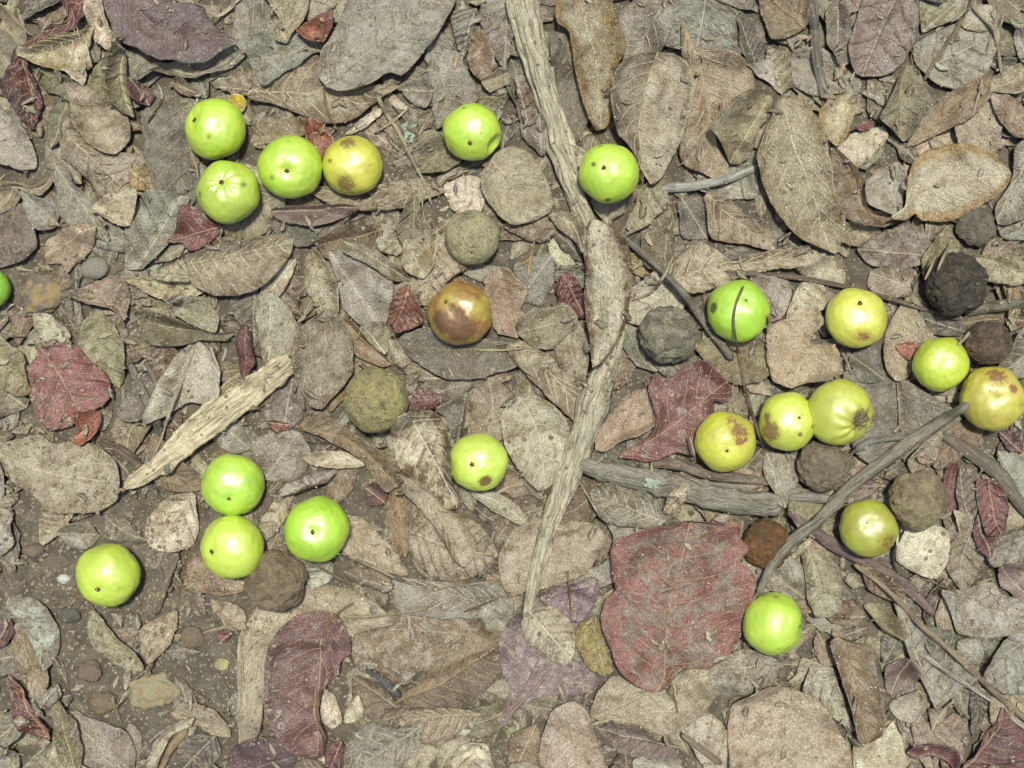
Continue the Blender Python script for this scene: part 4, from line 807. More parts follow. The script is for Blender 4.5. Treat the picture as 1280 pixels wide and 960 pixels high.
L(1,'tan','very broad smooth tan-grey leaf under the maroon one',[(306,860),(303,800),(320,765),(345,745),(385,735),(440,740),(470,760),(480,780),(440,790),(420,800),(340,800),(335,900),(315,915)],[(310,900),(330,790),(470,765)],lump=.6,crink=.15,rib=.1,mott=.3)
L(0,'dark','dark purple-grey leaf in deep shade',[(225,920),(270,915),(280,940),(260,965),(220,965)],lump=1)
L(0,'grey','dim grey leaf in the corner',[(-8,920),(18,935),(28,968),(-8,968)])
L(1,'grey','narrow folded leaf in the soil',[(48,868),(70,855),(78,870),(62,885),(50,885)])
# lower middle
L(3,'redbrown','large maroon leaf curled like a sleeve, spotted grey',[(333,855),(332,830),(338,805),(348,788),(370,768),(400,763),(420,765),(435,778),(441,800),(440,818),(427,820),(426,840),(412,850),(403,862),(400,880),(403,905),(410,925),(405,945),(385,947),(365,940),(345,915),(335,885)],[(415,768),(403,800),(400,845),(396,945)],spots=True,lump=1.6,crink=.4,shine=.6,rib=.4,mrib=1,mott=.4,curl=.25,lift=.003,edge=.1,stalk=[(442,754),(428,762),(412,775),(405,795)])
L(2,'pale','small grey leaf cupped by the maroon leaf',[(401,875),(408,858),(420,872),(430,900),(415,913),(402,902)],shine=.4,lift=.001)
L(2,'pale','small whitish leaf beside a tiny grey one',[(430,905),(433,885),(448,865),(457,885),(452,898)],jag=2,shine=.4)
L(2,'tan','rounded tan leaf with toothed point, under a folded leaf',[(510,685),(512,665),(525,650),(545,640),(570,640),(600,655),(615,675),(624,693),(610,705),(590,722),(560,727),(535,720),(520,705)],[(515,665),(565,685),(624,693)],lump=.8,edge=.5,shine=.4,crink=.4,lift=.001)
L(3,'tan','folded tan leaf with sharp ridge, pointed at both ends',[(500,610),(515,592),(532,600),(548,622),(562,634),(580,650),(597,675),(593,695),(580,707),(570,700),(555,680),(542,655),(520,630)],[(508,600),(548,640),(578,705)],fold=-1.2,shine=.5,edge=.6,mrib=1,lift=.002)
L(2,'brown','pointed brown leaf, right half dark',[(493,875),(520,855),(545,825),(570,800),(600,785),(630,785),(635,820),(620,850),(600,868),(570,882),(540,884),(515,880)],[(493,875),(555,850),(632,800)],half=.75,lump=.7,mott=.3,mrib=1,rib=.2)
L(1,'tan','smooth tan leaf under a pointed brown one',[(505,900),(520,885),(560,880),(592,890),(580,910),(560,925),(535,930),(518,925)],lump=.6,rib=.1)
L(2,'brown','brown rolled leaf tube',[(428,715),(440,705),(470,710),(490,722),(492,735),(480,742),(455,730),(435,725)],curl=-2.0,lift=.005,shine=.5,crink=.5,lump=.6)
L(2,'pale','pale two-lobed leaf at the bottom edge',[(565,945),(575,928),(590,922),(612,928),(615,950),(612,968),(566,968)],[(592,923),(592,968)],fold=.6,lump=1)
L(2,'dkmaroon','dark maroon leaf at the bottom edge',[(280,968),(290,935),(310,920),(340,917),(360,930),(372,945),(365,970),(280,970)],lump=1,shine=.4,rib=.1,spots=True)
L(2,'tan','tan leaf with scalloped top at bottom edge',[(360,968),(370,952),(382,946),(405,948),(413,968)],lump=1)
L(1,'grey','crumbling mossy grey leaf',[(430,965),(440,920),(465,900),(490,910),(522,905),(522,930),(500,950),(495,970),(425,970)],jag=3,lump=2,crink=1)
L(1,'maroon','dusky purple leaf behind the maroon one',[(405,930),(430,925),(432,965),(408,968)],mott=.2)
L(0,'brown','brown leaf dusted with grains',[(450,780),(500,765),(590,770),(602,800),(560,822),(500,850),(455,830)],lump=.5,rib=.1,mott=.4)
L(1,'tan','tan leaf with pale straight rib',[(420,650),(455,650),(495,690),(505,715),(470,708),(430,690)],[(425,655),(500,712)],mrib=1,lump=1)
L(1,'brown','rolled brown edge behind the folded leaf',[(485,645),(495,610),(512,630),(515,655),(508,690),(492,680)],roll=1)
L(0,'grey','flat grey leaf with sandy film',[(500,725),(560,730),(620,728),(622,760),(560,770),(505,760)],lump=.5)
L(0,'grey','pale dull leaf near the branch foot',[(590,750),(645,740),(640,790),(612,790)],lump=.8)
L(1,'grey','small ashen leaf',[(385,700),(420,700),(415,725),(392,738),(380,720)],lump=1)
L(0,'brown','brownish grey leaf in the lower middle',[(440,840),(490,850),(500,880),(470,900),(440,880)],lump=.8)
# lower right centre
L(3,'redgrey','very large red leaf weathered grey in the middle',[(760,688),(766,668),(786,664),(800,656),(815,652),(822,664),(833,676),(842,662),(855,645),(878,655),(888,644),(908,648),(925,652),(920,664),(932,684),(918,698),(938,712),(940,745),(930,780),(915,805),(900,822),(880,833),(868,828),(855,827),(845,830),(835,850),(825,860),(810,863),(790,852),(770,832),(758,800),(747,770),(755,745),(768,735),(762,710)],[(828,860),(835,765),(850,700),(862,650)],mrib=1,lump=1,crink=.35,mott=1.6,edge=-1.1,rib=1,bleach=.15,shine=.4,lift=.001,fold=.4,quilt=.4,ripple=1.4,stalk=[(829,856),(838,866),(844,878),(845,888)],jag=1.6,name='dry_leaf')
L(2,'violet','purple leaf with upper lobe beside the branch foot',[(672,745),(700,730),(735,717),(748,722),(747,745),(732,775),(712,778),(690,760)],lump=.8,rib=.2,lift=.001,stalk=[(708,711),(711,735),(714,772)],mott=.15)
L(2,'violet','broad purple-grey leaf with long tip',[(622,800),(640,765),(655,768),(690,800),(720,830),(757,845),(740,868),(700,868),(670,870),(648,885),(625,907),(630,880),(640,860),(626,840)],[(625,905),(660,850),(680,805)],lump=.8,mott=.9,lift=.001,mrib=.8)
L(4,'pale','pale buff leaf covering the branch foot',[(650,775),(662,757),(690,755),(710,770),(719,790),(718,815),(710,830),(690,828),(675,810),(655,800)],[(664,764),(690,795),(711,820)],mrib=1,lump=.9,half=.2,mott=.6)
L(2,'ochre','brown leaf with bristly texture',[(717,800),(722,778),(740,768),(750,775),(758,810),(768,837),(755,845),(735,835)],crink=1,lump=1,mott=.4)
L(2,'tan','wide tan-grey leaf beneath the big red one',[(735,895),(745,865),(765,840),(800,862),(830,860),(855,835),(880,830),(888,855),(896,870),(880,890),(855,905),(830,918),(790,905),(760,905)],[(740,900),(800,868),(880,845)],mrib=.6,lump=.9,lift=.001,mott=.4,crink=.5)
L(3,'purple','dark purplish curled scrap with wavy edge',[(745,912),(765,900),(785,905),(810,915),(835,925),(852,932),(830,945),(795,945),(770,935)],lump=1.6,jag=3,curl=.5)
L(3,'tan','ridged tan leaf like a tent, at bottom edge',[(672,970),(675,920),(690,880),(715,868),(735,885),(745,920),(764,970)],[(700,872),(715,915),(728,970)],fold=-.7,lump=1,mrib=1,shine=.4,mott=.4)
L(1,'brown','brown-grey leaf beside the tent-like one',[(635,915),(675,900),(675,970),(635,970)],lump=1)
L(2,'peach','large rounded leaf tinged orange, at bottom edge',[(908,970),(907,905),(915,875),(935,860),(960,853),(990,858),(1020,870),(1035,890),(1050,915),(1065,940),(1067,970)],[(985,856),(985,970)],lump=.8,mott=.6,rib=.1,crink=.2,bend=.2,lift=.002)
L(1,'grey','grey leaf wedged under a green fruit',[(880,835),(930,810),(968,830),(965,855),(920,868),(893,870)],lump=.9)
L(1,'pale','pale grey leaf with curled scrap on it',[(850,905),(880,888),(905,908),(912,968),(885,968),(865,930)],lump=1)
L(0,'grey','smooth grey leaf behind a red leaf tip',[(935,690),(995,700),(1000,745),(985,745),(960,735),(940,750)],lump=.6)
L(1,'grey','crumpled grey leaf with lace edge',[(790,945),(840,940),(860,968),(790,968)],jag=3)
# lower right
L(2,'tan','grey-tan leaf with bent pale rib',[(997,692),(1010,685),(1035,695),(1050,710),(1053,735),(1048,755),(1035,770),(1015,770),(1005,745),(1000,715)],[(1008,688),(1022,725),(1028,770)],mrib=1,lump=.8,lift=.002,rib=.2)
L(1,'brown','dim brown leaf under the bent-ribbed one',[(1030,768),(1060,745),(1085,770),(1065,782),(1040,780)],lump=.6)
L(3,'brown','long leaf rolled inwards along both sides',[(1033,800),(1045,793),(1070,802),(1085,800),(1092,840),(1100,870),(1106,900),(1100,918),(1080,928),(1068,922),(1060,885),(1045,840)],[(1056,795),(1072,860),(1085,926)],curl=1.5,shine=.8,lump=.7,lift=.003,mrib=1,edge=.6,mott=.5)
L(2,'pale','pale leaf with sharp corner at bottom edge',[(1065,970),(1062,925),(1085,925),(1115,900),(1125,920),(1130,945),(1141,956),(1120,970)],sharp=True,lump=1,crink=.4)
L(2,'grey','large smooth grey-tan leaf with long stalk',[(1170,735),(1190,735),(1230,728),(1245,728),(1255,745),(1288,750),(1288,785),(1260,793),(1220,795),(1190,790),(1185,765)],[(1188,738),(1230,760),(1288,770)],lump=.7,rib=.15,crink=.15,lift=.002,stalk=[(1150,722),(1165,727),(1190,738)])
L(1,'grey','big flat grey leaf crossed by thin stems',[(1125,760),(1140,775),(1165,795),(1195,815),(1220,840),(1200,860),(1185,870),(1170,882),(1155,855),(1140,830),(1128,800)],lump=.6,rib=.15)
L(1,'grey','light grey leaf near the right edge',[(1225,840),(1240,810),(1260,790),(1288,795),(1288,850),(1265,860),(1250,862)],lump=.9)
L(3,'maroon','deep red leaf with tan midrib in bottom right corner',[(1195,970),(1215,935),(1240,900),(1247,878),(1260,890),(1280,915),(1292,970)],[(1196,968),(1238,905),(1247,876)],spots=True,mrib=1,rib=.5,lump=.8,mott=.3,edge=.1)
L(2,'maroon','dark crimson rolled leaf strip',[(1132,942),(1140,928),(1165,927),(1190,930),(1198,945),(1196,968),(1184,952),(1160,942),(1142,950)],roll=1.2,shine=.9,lump=1.2,rib=.05)
L(2,'tan','little tan fan-shaped leaf',[(1108,880),(1135,862),(1148,860),(1152,880),(1140,903),(1120,898)],lump=.8,rib=.1)
L(2,'purple','purple-brown leaf with ragged lower rim',[(1245,725),(1240,705),(1262,700),(1288,690),(1288,750),(1262,748)],jag=3,mott=.4)
L(1,'grey','mouldy blue-grey leaf',[(1228,690),(1240,668),(1288,665),(1288,700),(1262,704),(1240,708)],lump=1.4)
L(1,'pale','pale mouldy leaf with frosted surface',[(1122,660),(1150,655),(1178,665),(1180,700),(1165,720),(1145,715),(1120,700)],lump=1,mott=.3)
L(2,'tan','small pointed tan leaf',[(1190,636),(1212,640),(1207,660),(1197,667)],curl=.6)
L(1,'maroon','upright maroon leaf at the right',[(1220,668),(1228,640),(1248,665),(1240,700),(1226,690)],lump=1.3)
L(1,'grey','grey leaf behind the rolled leaf',[(1000,862),(1015,835),(1042,835),(1050,870),(1062,905),(1035,890)],lump=.8)
L(1,'pink','pinkish brown leaf scrap beside the rolled leaf',[(1015,802),(1022,788),(1038,810),(1046,832),(1022,828)],lump=.8)
L(1,'purple','dull mauve leaf',[(1100,830),(1130,815),(1145,840),(1140,862),(1108,870)],mott=.2,lump=.6)
L(1,'olive','olive-brown leaf with raised bright rib',[(1075,755),(1095,750),(1125,775),(1125,798),(1098,785)],[(1078,765),(1122,796)],mrib=1,roll=.8)
L(0,'grey','shaded grey leaf',[(1190,800),(1225,795),(1230,830),(1200,830)],lump=.8)
L(1,'brown','brown-tipped leaf beside a stem bundle',[(1080,735),(1070,700),(1100,715),(1130,745),(1110,750)],fold=.6)
L(1,'brown','reddish brown leaf corner',[(1158,880),(1175,885),(1190,870),(1175,905),(1162,910)],sharp=True)
L(1,'grey','weathered grey leaf with crisp fold',[(1070,640),(1120,610),(1140,650),(1118,665),(1085,700)],lump=.8)
L(0,'grey','grey leaf by the right edge',[(1240,560),(1288,575),(1288,640),(1262,630)],lump=.9)
# ------------------------------------------------------------------ ground
def axis(a, n_in, far):
    inn = np.linspace(-a, a, n_in); out = a + (far - a) * (np.linspace(0, 1, 26)[1:] ** 3)
    return np.r_[-out[::-1], inn, out]
gx, gy = axis(0.48, 620, 30), axis(0.38, 490, 30)
GX, GY = np.meshgrid(gx, gy)
GZ = hat(GX, GY); i, j = idx(GX, GY)
edge_ = np.clip(1 - (np.maximum(np.abs(GX) - 0.47, np.abs(GY) - 0.37)) / 0.03, 0, 1)
far_ = np.vectorize(lambda a, b: noise.noise(Vector((a * 9, b * 9, 0))) * 0.006)(GX, GY)
GZ = GZ * edge_ + far_ * (1 - edge_)
soil = link_mesh('ground', np.stack([GX, GY, GZ], 2).reshape(-1, 3), quads(*GX.shape), M_SOIL)
soil['kind'] = 'structure'; soil['label'] = 'damp grey-brown forest soil'

# ------------------------------------------------------------------ bottom litter: leaf fragments nobody could count, one object
SOILY = [(200, 820, 130), (60, 720, 70), (150, 650, 60), (215, 730, 60), (50, 520, 45), (180, 380, 30), (480, 215, 50), (760, 480, 35), (60, 355, 60)]
def soily(px, py): return any(math.hypot(px - a, py - b) < r for a, b, r in SOILY)
CK = ['grey'] * 7 + ['tan'] * 8 + ['pale'] * 2 + ['brown'] * 6 + ['dark'] * 4 + ['olive'] * 4 + ['pink', 'gold']
def litter(n, inframe, seed0):
    Vs, Fs, Ts, Rs, U1, U2 = [], [], [], [], [], []; off = 0
    for q in range(n):
        if inframe: px, py = random.uniform(-40, 1320), random.uniform(-40, 1000)
        else:
            px, py = random.uniform(-620, 1900), random.uniform(-480, 1440)
            if -20 < px < 1300 and -20 < py < 980: continue
        if inframe != 'top' and soily(px, py) and random.random() < (0.75 if py > 560 else 0.4): continue
        ln = random.choice([random.uniform(12, 30), random.uniform(30, 72), random.uniform(40, 85)]) if inframe else random.uniform(30, 100)
        if inframe == 'top': ln = 4 + 17 * random.random() ** 2.5
        wd = ln * random.uniform(0.3, 0.62); a = random.uniform(0, 2 * math.pi); sd_ = random.random() * 90
        nu, nv = (5, 2) if inframe == 'top' else ((9, 4) if inframe else (7, 3))
        u = np.linspace(0, 1, nu); prof = np.sin(np.pi * np.clip(u, 0.03, 0.97) ** random.uniform(0.7, 1.4)) ** random.uniform(0.5, 0.9)
        if random.random() < 0.5: k0 = random.uniform(0.3, 0.8); prof = np.where(u > k0, prof * random.uniform(0.3, 0.9), prof)
        X = np.zeros((nu, 2 * nv + 1)); Y = X.copy(); MV = X.copy(); LU = X.copy(); LVv = X.copy()
        for c in range(2 * nv + 1):
            v = c / nv - 1; jg = 1 + (0.8 if inframe == 'top' else 0.25) * np.array([noise.noise(Vector((t * 7, v * 2, sd_))) for t in u])
            lx = (u - 0.5) * ln * (1 + 0.1 * jg); ly = prof * wd / 2 * v * jg + 0.15 * wd * np.sin(u * 3)
            X[:, c] = px + lx * math.cos(a) - ly * math.sin(a); Y[:, c] = py + lx * math.sin(a) + ly * math.cos(a)
            MV[:, c] = prof * wd / 2 * v * 0.5; LU[:, c] = u; LVv[:, c] = v
        wx, wy = P(X, Y, 0.002)
        Z = base_z(wx, wy, 4) if inframe else hat(wx, wy) + random.uniform(0, 0.004)
        Z = Z + 0.0003 + random.uniform(-0.3, 1.0) * np.abs(LVv) ** 2 * wd * PX * 0.22 + random.uniform(-0.5, 1.2) * (2 * LU - 1) ** 2 * ln * PX * 0.06
        Z = Z + 0.0011 * np.array([[noise.noise(Vector((wx[r, c] * 90, wy[r, c] * 90, sd_))) for c in range(2 * nv + 1)] for r in range(nu)])
        V, F = solid(wx, wy, Z, 0.0003); Vs.append(V); Fs.append(F + off); off += len(V)
        ck = random.choice(CK); base = tuple(q * 0.80 for q in jit(PAL[ck][random.random() < 0.35], 0.25))  # fragment tints darkened, painting depth and gap shade into the litter
        Ts.append(np.tile([*base, 1], (len(V), 1))); Rs.append(np.tile([random.random(), random.random(), random.random()], (len(V), 1)))
        mm_ = np.stack([LU * ln * 0.5, MV], 2).reshape(-1, 2); U1.append(np.vstack([mm_] * 2)); lf_ = np.stack([LU, LVv], 2).reshape(-1, 2); U2.append(np.vstack([lf_] * 2))
        if inframe: stamp(wx, wy, Z)
    return Vs, Fs, Ts, Rs, U1, U2
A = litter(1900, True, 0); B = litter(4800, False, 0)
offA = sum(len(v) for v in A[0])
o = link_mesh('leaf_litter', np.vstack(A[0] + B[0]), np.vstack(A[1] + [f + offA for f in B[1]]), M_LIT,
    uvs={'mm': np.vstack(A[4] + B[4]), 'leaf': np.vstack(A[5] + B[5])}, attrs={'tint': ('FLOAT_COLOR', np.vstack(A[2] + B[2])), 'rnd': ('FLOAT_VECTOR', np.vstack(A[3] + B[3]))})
o['kind'] = 'stuff'; tag(o, 'bottom layer of broken grey and brown leaf fragments covering the soil', 'leaf litter')

random.seed(21)
# ------------------------------------------------------------------ single leaves that fill the gaps between the traced ones
cov = np.zeros((96, 128), bool)
cyy, cxx = np.mgrid[5:960:10, 5:1280:10]
for lay, col, desc, poly, mid, kw in LV:
    p = np.asarray(poly, float); inside = np.zeros(cov.shape, bool); j = len(p) - 1
    for i in range(len(p)):
        c = ((p[i, 1] > cyy) != (p[j, 1] > cyy)) & (cxx < (p[j, 0] - p[i, 0]) * (cyy - p[i, 1]) / (p[j, 1] - p[i, 1] + 1e-9) + p[i, 0]); inside ^= c; j = i
    cov |= inside
FR = [(269,161,38),(285,240,39),(363,209,39),(440,207,38),(590,165,36),(761,216,38),(923,388,39),(1070,397,37),(1176,455,34),(1240,498,40),(984,527,36),(1049,516,42),(907,552,38),(598,578,37),(291,606,38),(290,684,40),(396,662,41),(135,719,40),(966,780,39),(1085,660,36),(575,392,40),(470,500,41),(590,297,34),(835,419,36),(1195,355,38),(1235,429,28),(1028,583,32),(1148,625,36),(345,726,38),(958,681,30),(1220,283,26)]
for a, b, r in FR: cov |= np.hypot(cxx - a, cyy - b) < r
SHAPES = {'oval': lambda t: np.sin(np.pi * t) ** 0.6, 'pointed': lambda t: np.sin(np.pi * t) ** 1.0, 'narrow': lambda t: np.sin(np.pi * t) ** 0.75 * 0.55,
          'egg-shaped': lambda t: np.sin(np.pi * t ** 0.7) ** 0.7, 'broken': lambda t: np.where(t > 0.62, 0.25, 1) * np.sin(np.pi * np.clip(t, .02, .98)) ** 0.6}
COLN = {'grey': 'grey', 'tan': 'tan', 'pale': 'pale', 'brown': 'brown', 'dark': 'dark grey', 'olive': 'olive-brown', 'gold': 'yellow-brown', 'purple': 'dull purple'}
fill = []
while len(fill) < 46:
    u_ = ~cov
    for a, b, r in SOILY: u_ &= ~(np.hypot(cxx - a, cyy - b) < r)
    cnt = blur(u_.astype(float), 2)
    k = int(np.argmax(cnt + rng.random(cnt.shape) * 0.25)); r_, c_ = divmod(k, 128); px, py = cxx[r_, c_], cyy[r_, c_]
    ln = random.uniform(66, 108); wd = ln * random.uniform(0.42, 0.62); a = random.uniform(0, math.pi); shp = random.choice(list(SHAPES)); ck = random.choice(['grey', 'grey', 'tan', 'tan', 'tan', 'pale', 'brown', 'brown', 'dark', 'olive', 'gold', 'olive'])
    t = np.linspace(0.01, 0.99, 14); pr = SHAPES[shp](t) * wd / 2; sk = random.uniform(-0.18, 0.18) * ln
    up = [((s - .5) * ln, q + sk * math.sin(math.pi * s)) for s, q in zip(t, pr)]; dn = [((s - .5) * ln, -q + sk * math.sin(math.pi * s)) for s, q in zip(t, pr)][::-1]
    poly = [(px + x * math.cos(a) - y * math.sin(a), py + x * math.sin(a) + y * math.cos(a)) for x, y in up + dn]
    mid = [(px + x * math.cos(a) - y * math.sin(a), py + x * math.sin(a) + y * math.cos(a)) for x, y in ((-ln / 2, 0), (0, sk), (ln / 2, 0))]
    fill.append((-1, ck, '%s %s leaf' % (COLN[ck], shp), poly, mid, dict(lump=random.uniform(.6, 1.5), roll=random.choice([0, 0, .8, -.8]), fold=random.choice([0, .5, .9]), shine=random.uniform(.1, .9), mott=random.random(), rib=random.uniform(.1, .5), crink=random.uniform(.2, .9), mrib=random.choice([None, 1]), jag=random.uniform(.8, 2))))
    cov |= (np.hypot(cxx - px, cyy - py) < ln * 0.33)
def lay(lo, hi):
    for it in sorted([x for x in fill + LV if lo <= x[0] <= hi], key=lambda x: x[0]):
        lay_, col, desc, poly, mid, kw = it; kw = dict(kw)
        if 0 <= lay_ <= 1 and len(poly) > 5:
            kw.setdefault('tuck', 0.14 if lay_ == 0 else 0.08); q = random.random()
            if q < 0.35 and 'roll' not in kw and 'curl' not in kw: kw['roll'] = random.choice([-.7, .7])
            kw.setdefault('fold', random.choice([0.2, .5, .8])); kw.setdefault('rib', random.uniform(.2, .6))
            if random.random() < 0.7: kw.setdefault('mrib', 0.9)
            kw.setdefault('cap', .0045); kw.setdefault('waver', random.uniform(.8, 2.2)); kw['lump'] = kw.get('lump', 1) * 1.3; kw.setdefault('jag', random.uniform(1, 2.2)); kw.setdefault('shine', random.uniform(.3, .9)); kw.setdefault('mott', random.uniform(.4, 1))
        elif lay_ >= 2: kw.setdefault('waver', 0.6)
        lf_ob = build_leaf(col, desc, poly, mid, **kw)
        if lay_ <= 0 and lf_ob.name != 'root': lf_ob.color = (*[q * 0.84 for q in lf_ob.color[:3]], 1)      # bottom leaves darkened: shade of the gaps painted into their colour
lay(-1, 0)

# ------------------------------------------------------------------ sticks, roots and stones lying low
GB, GD = (0.30, 0.275, 0.215), (0.15, 0.13, 0.10)
BB, BD = (0.20, 0.15, 0.11), (0.09, 0.065, 0.05)
build_stick('grey upright stick between top-edge leaves, left of the dusty purple-red leaf', [(1014,-8),(1018,40),(1022,80),(1032,132)], [14,13,13,9], (0.22,0.21,0.18), GD)
build_stick('grey fibrous stick half buried left of the pale wood splinter', [(163,455),(180,492),(203,545)], [9,12,10], (0.25,0.235,0.2), GD, rough=.3, sink=.5)
build_stick('shorter grey stick beside a longer buried one, near the round red leaf', [(182,452),(196,478),(212,512)], [7,8,6], (0.22,0.2,0.17), GD, rough=.3, sink=.5)
build_stick('dim brown stick curving under the round red leaf', [(125,552),(155,565),(185,592)], [10,13,9], BB, BD, sink=.5)
build_stick('brown-grey stick standing in bare soil below the flat rounded leaf', [(221,690),(207,725),(193,768)], [10,14,12], (0.24,0.2,0.15), (0.13,0.1,0.07), rough=.25, lift=.001)
build_stick('dark grey forked twig piece on grainy leaf, lower middle', [(458,836),(480,852),(502,872)], [8,12,7], (0.13,0.125,0.12), (0.07,0.065,0.06))
build_stick('short dark twig meeting another, lower middle', [(502,858),(515,850),(530,836)], [7,6,3], (0.12,0.11,0.10), (0.07,0.065,0.06))
build_stick('weathered root running into the right edge below the black fruit', [(1205,392),(1240,384),(1290,378)], [9,13,12], (0.22,0.2,0.155), (0.12,0.1,0.075), rough=.3, sink=.7)
build_stick('thick bark-covered root near the right edge under the dented fruit', [(1168,540),(1210,562),(1245,590),(1290,650)], [10,19,19,10], (0.17,0.15,0.115), (0.24,0.2,0.15), rough=.4, sink=.8, name='root', cat='root')
build_stick('bundle-like purple-brown stem running down right from the orange-brown fruit', [(985,640),(1030,672),(1080,702),(1130,732),(1168,768)], [7,15,20,18,10], (0.235,0.175,0.155), (0.13,0.09,0.085), rough=.3, sink=.45)
build_stick('tan broken stick under an arching leaf at the bottom left', [(197,962),(212,935),(233,910)], [14,13,11], (0.36,0.27,0.17), (0.2,0.13,0.08), lift=.001)
build_stone('angular ochre and grey stone near the left edge', 50, 369, 25, 24, 12, (0.30,0.22,0.10), (0.15,0.135,0.12), 0.5, facet=2)
build_stone('smooth dull grey pebble below the pinkish leaf', 116, 335, 18, 14, 9, (0.20,0.19,0.165), (0.24,0.22,0.19), 0.2, lumpy=.08, name='pebble')
build_stone('greenish grey flat stone on bare soil, lower left', 189, 866, 30, 22, 9, (0.27,0.26,0.17), (0.30,0.22,0.12), 0.15, facet=2.2, lumpy=.35)
build_stone('brown blocky stone left of the greenish one', 127, 880, 16, 14, 8, (0.20,0.14,0.085), (0.15,0.12,0.09), 0.2, facet=2)
build_stone('rounded brown clod right of the lens-shaped leaf', 238, 798, 15, 15, 8, (0.19,0.14,0.09), (0.15,0.12,0.09), name='soil_clod', cat='soil clod')
build_stone('small brown clod below the lens-shaped leaf', 110, 840, 15, 13, 7, (0.17,0.13,0.09), (0.14,0.11,0.08), name='soil_clod', cat='soil clod')
build_stone('small pale yellow pebble on bare soil', 277, 831, 9, 8, 6, (0.45,0.40,0.20), (0.3,0.26,0.15), name='pebble', cat='pebble')
build_stone('white quartz pebble left of the lone left fruit', 79, 724, 9, 6, 5, (0.50,0.52,0.47), (0.35,0.37,0.34), name='pebble', cat='pebble', facet=2)
build_stone('dark rounded stone buried near the half-moon leaf', 84, 770, 14, 10, 6, (0.09,0.085,0.08), (0.12,0.11,0.09), name='pebble', cat='pebble')
build_stone('little brown pebble left of the lens-shaped leaf tip', 40, 690, 13, 9, 6, (0.18,0.14,0.1), (0.13,0.1,0.08), name='pebble', cat='pebble')
lay(1, 1)

# long pale stripped twig, fallen twig pieces
build_stick('pale stripped twig, whitish and split, ending at the gold and silvery leaf', [(826,236),(868,233),(910,223),(948,208)], [11,12,10,9], (0.50,0.48,0.42), (0.25,0.24,0.23), rough=.25)
build_stick('thin curved twig running down from the draped leaf to the dusty fruit', [(770,288),(800,314),(835,345),(860,374),(885,408),(916,449)], [7,8,9,10,11,9], (0.24,0.22,0.18), (0.13,0.11,0.09), rough=.22, lift=.002)
bigtw = build_stick('thick fallen twig with lichen, lying between the branch and the orange-brown fruit', [(724,578),(765,590),(810,600),(860,614),(920,624),(978,636)], [20,27,30,31,32,24], (0.33,0.31,0.25), (0.16,0.14,0.11), rough=.3, knots=[(.12,.2),(.4,.25),(.62,.12)], ns=18)
build_stick('slimmer brown twig lying along the top of the thick fallen twig', [(812,578),(845,581),(890,593),(965,603)], [12,15,14,9], (0.25,0.2,0.155), (0.13,0.10,0.08), rough=.3)
build_stick('pale cracked stick below the wrinkled grey fruit', [(985,622),(1015,622),(1050,626)], [9,13,10], (0.34,0.31,0.26), (0.2,0.18,0.15), rough=.3)
build_stick('small side branch left of the long diagonal stick', [(1070,562),(1095,549),(1136,547)], [10,10,6], (0.24,0.235,0.2), (0.14,0.13,0.11), rough=.2)
build_stick('long dark stem from the wing-shaped leaf to the right edge root', [(905,340),(980,345),(1050,357),(1110,373),(1150,385),(1203,400)], [4,8,7,6,6,6], (0.19,0.155,0.115), (0.11,0.085,0.06), rough=.2, sink=.35)
lay(2, 2)

# the main branch in two lengths (a leaf is draped over the join)
build_stick('long pale grey weathered branch coming down from the top edge', [(650,-12),(660,40),(675,90),(692,150),(705,200),(720,245),(742,300),(762,360),(768,400),(762,440),(745,490),(728,545),(708,600),(688,650),(674,700),(664,745),(658,776)],
            [36,33,31,30,29,25,20,18,22,30,33,31,28,22,19,16,10], (0.54,0.50,0.37), (0.27,0.235,0.165), name='branch', cat='branch', ns=36, rough=.34, knots=[(.24,.18),(.13,.12),(.40,.1),(.66,.14),(.78,.1)], sink=.25, follow=.8, seed=3.3, n=220)
# pale split splinter of wood
sp = build_leaf('pale', 'pale splintered piece of split wood with a pointed end', [(148,616),(165,597),(205,560),(235,525),(270,500),(310,475),(350,447),(368,446),(372,462),(358,480),(330,500),(290,530),(250,560),(215,590),(190,602),(165,612)],
     [(148,616),(262,530),(368,452)], sharp=True, jag=3.2, curl=-.55, lump=.5, th=.004, lift=.004, rib=0, name='wood_splinter', cat='wood', group=False, nv=10)
sp.data.materials[0] = M_WOOD; set_props(sp, None, base=(0.72, 0.64, 0.44), t2=(0.40, 0.31, 0.20), mott=.9); ALL_LEAVES.pop()
lay(3, 3)

A2 = litter(1000, 'top', 0)
o = link_mesh('leaf_crumbs', np.vstack(A2[0]), np.vstack(A2[1]), M_LIT, uvs={'mm': np.vstack(A2[4]), 'leaf': np.vstack(A2[5])}, attrs={'tint': ('FLOAT_COLOR', np.vstack(A2[2])), 'rnd': ('FLOAT_VECTOR', np.vstack(A2[3]))})
o['kind'] = 'stuff'; tag(o, 'small torn crumbs of leaf lying over the bigger leaves', 'leaf crumbs')

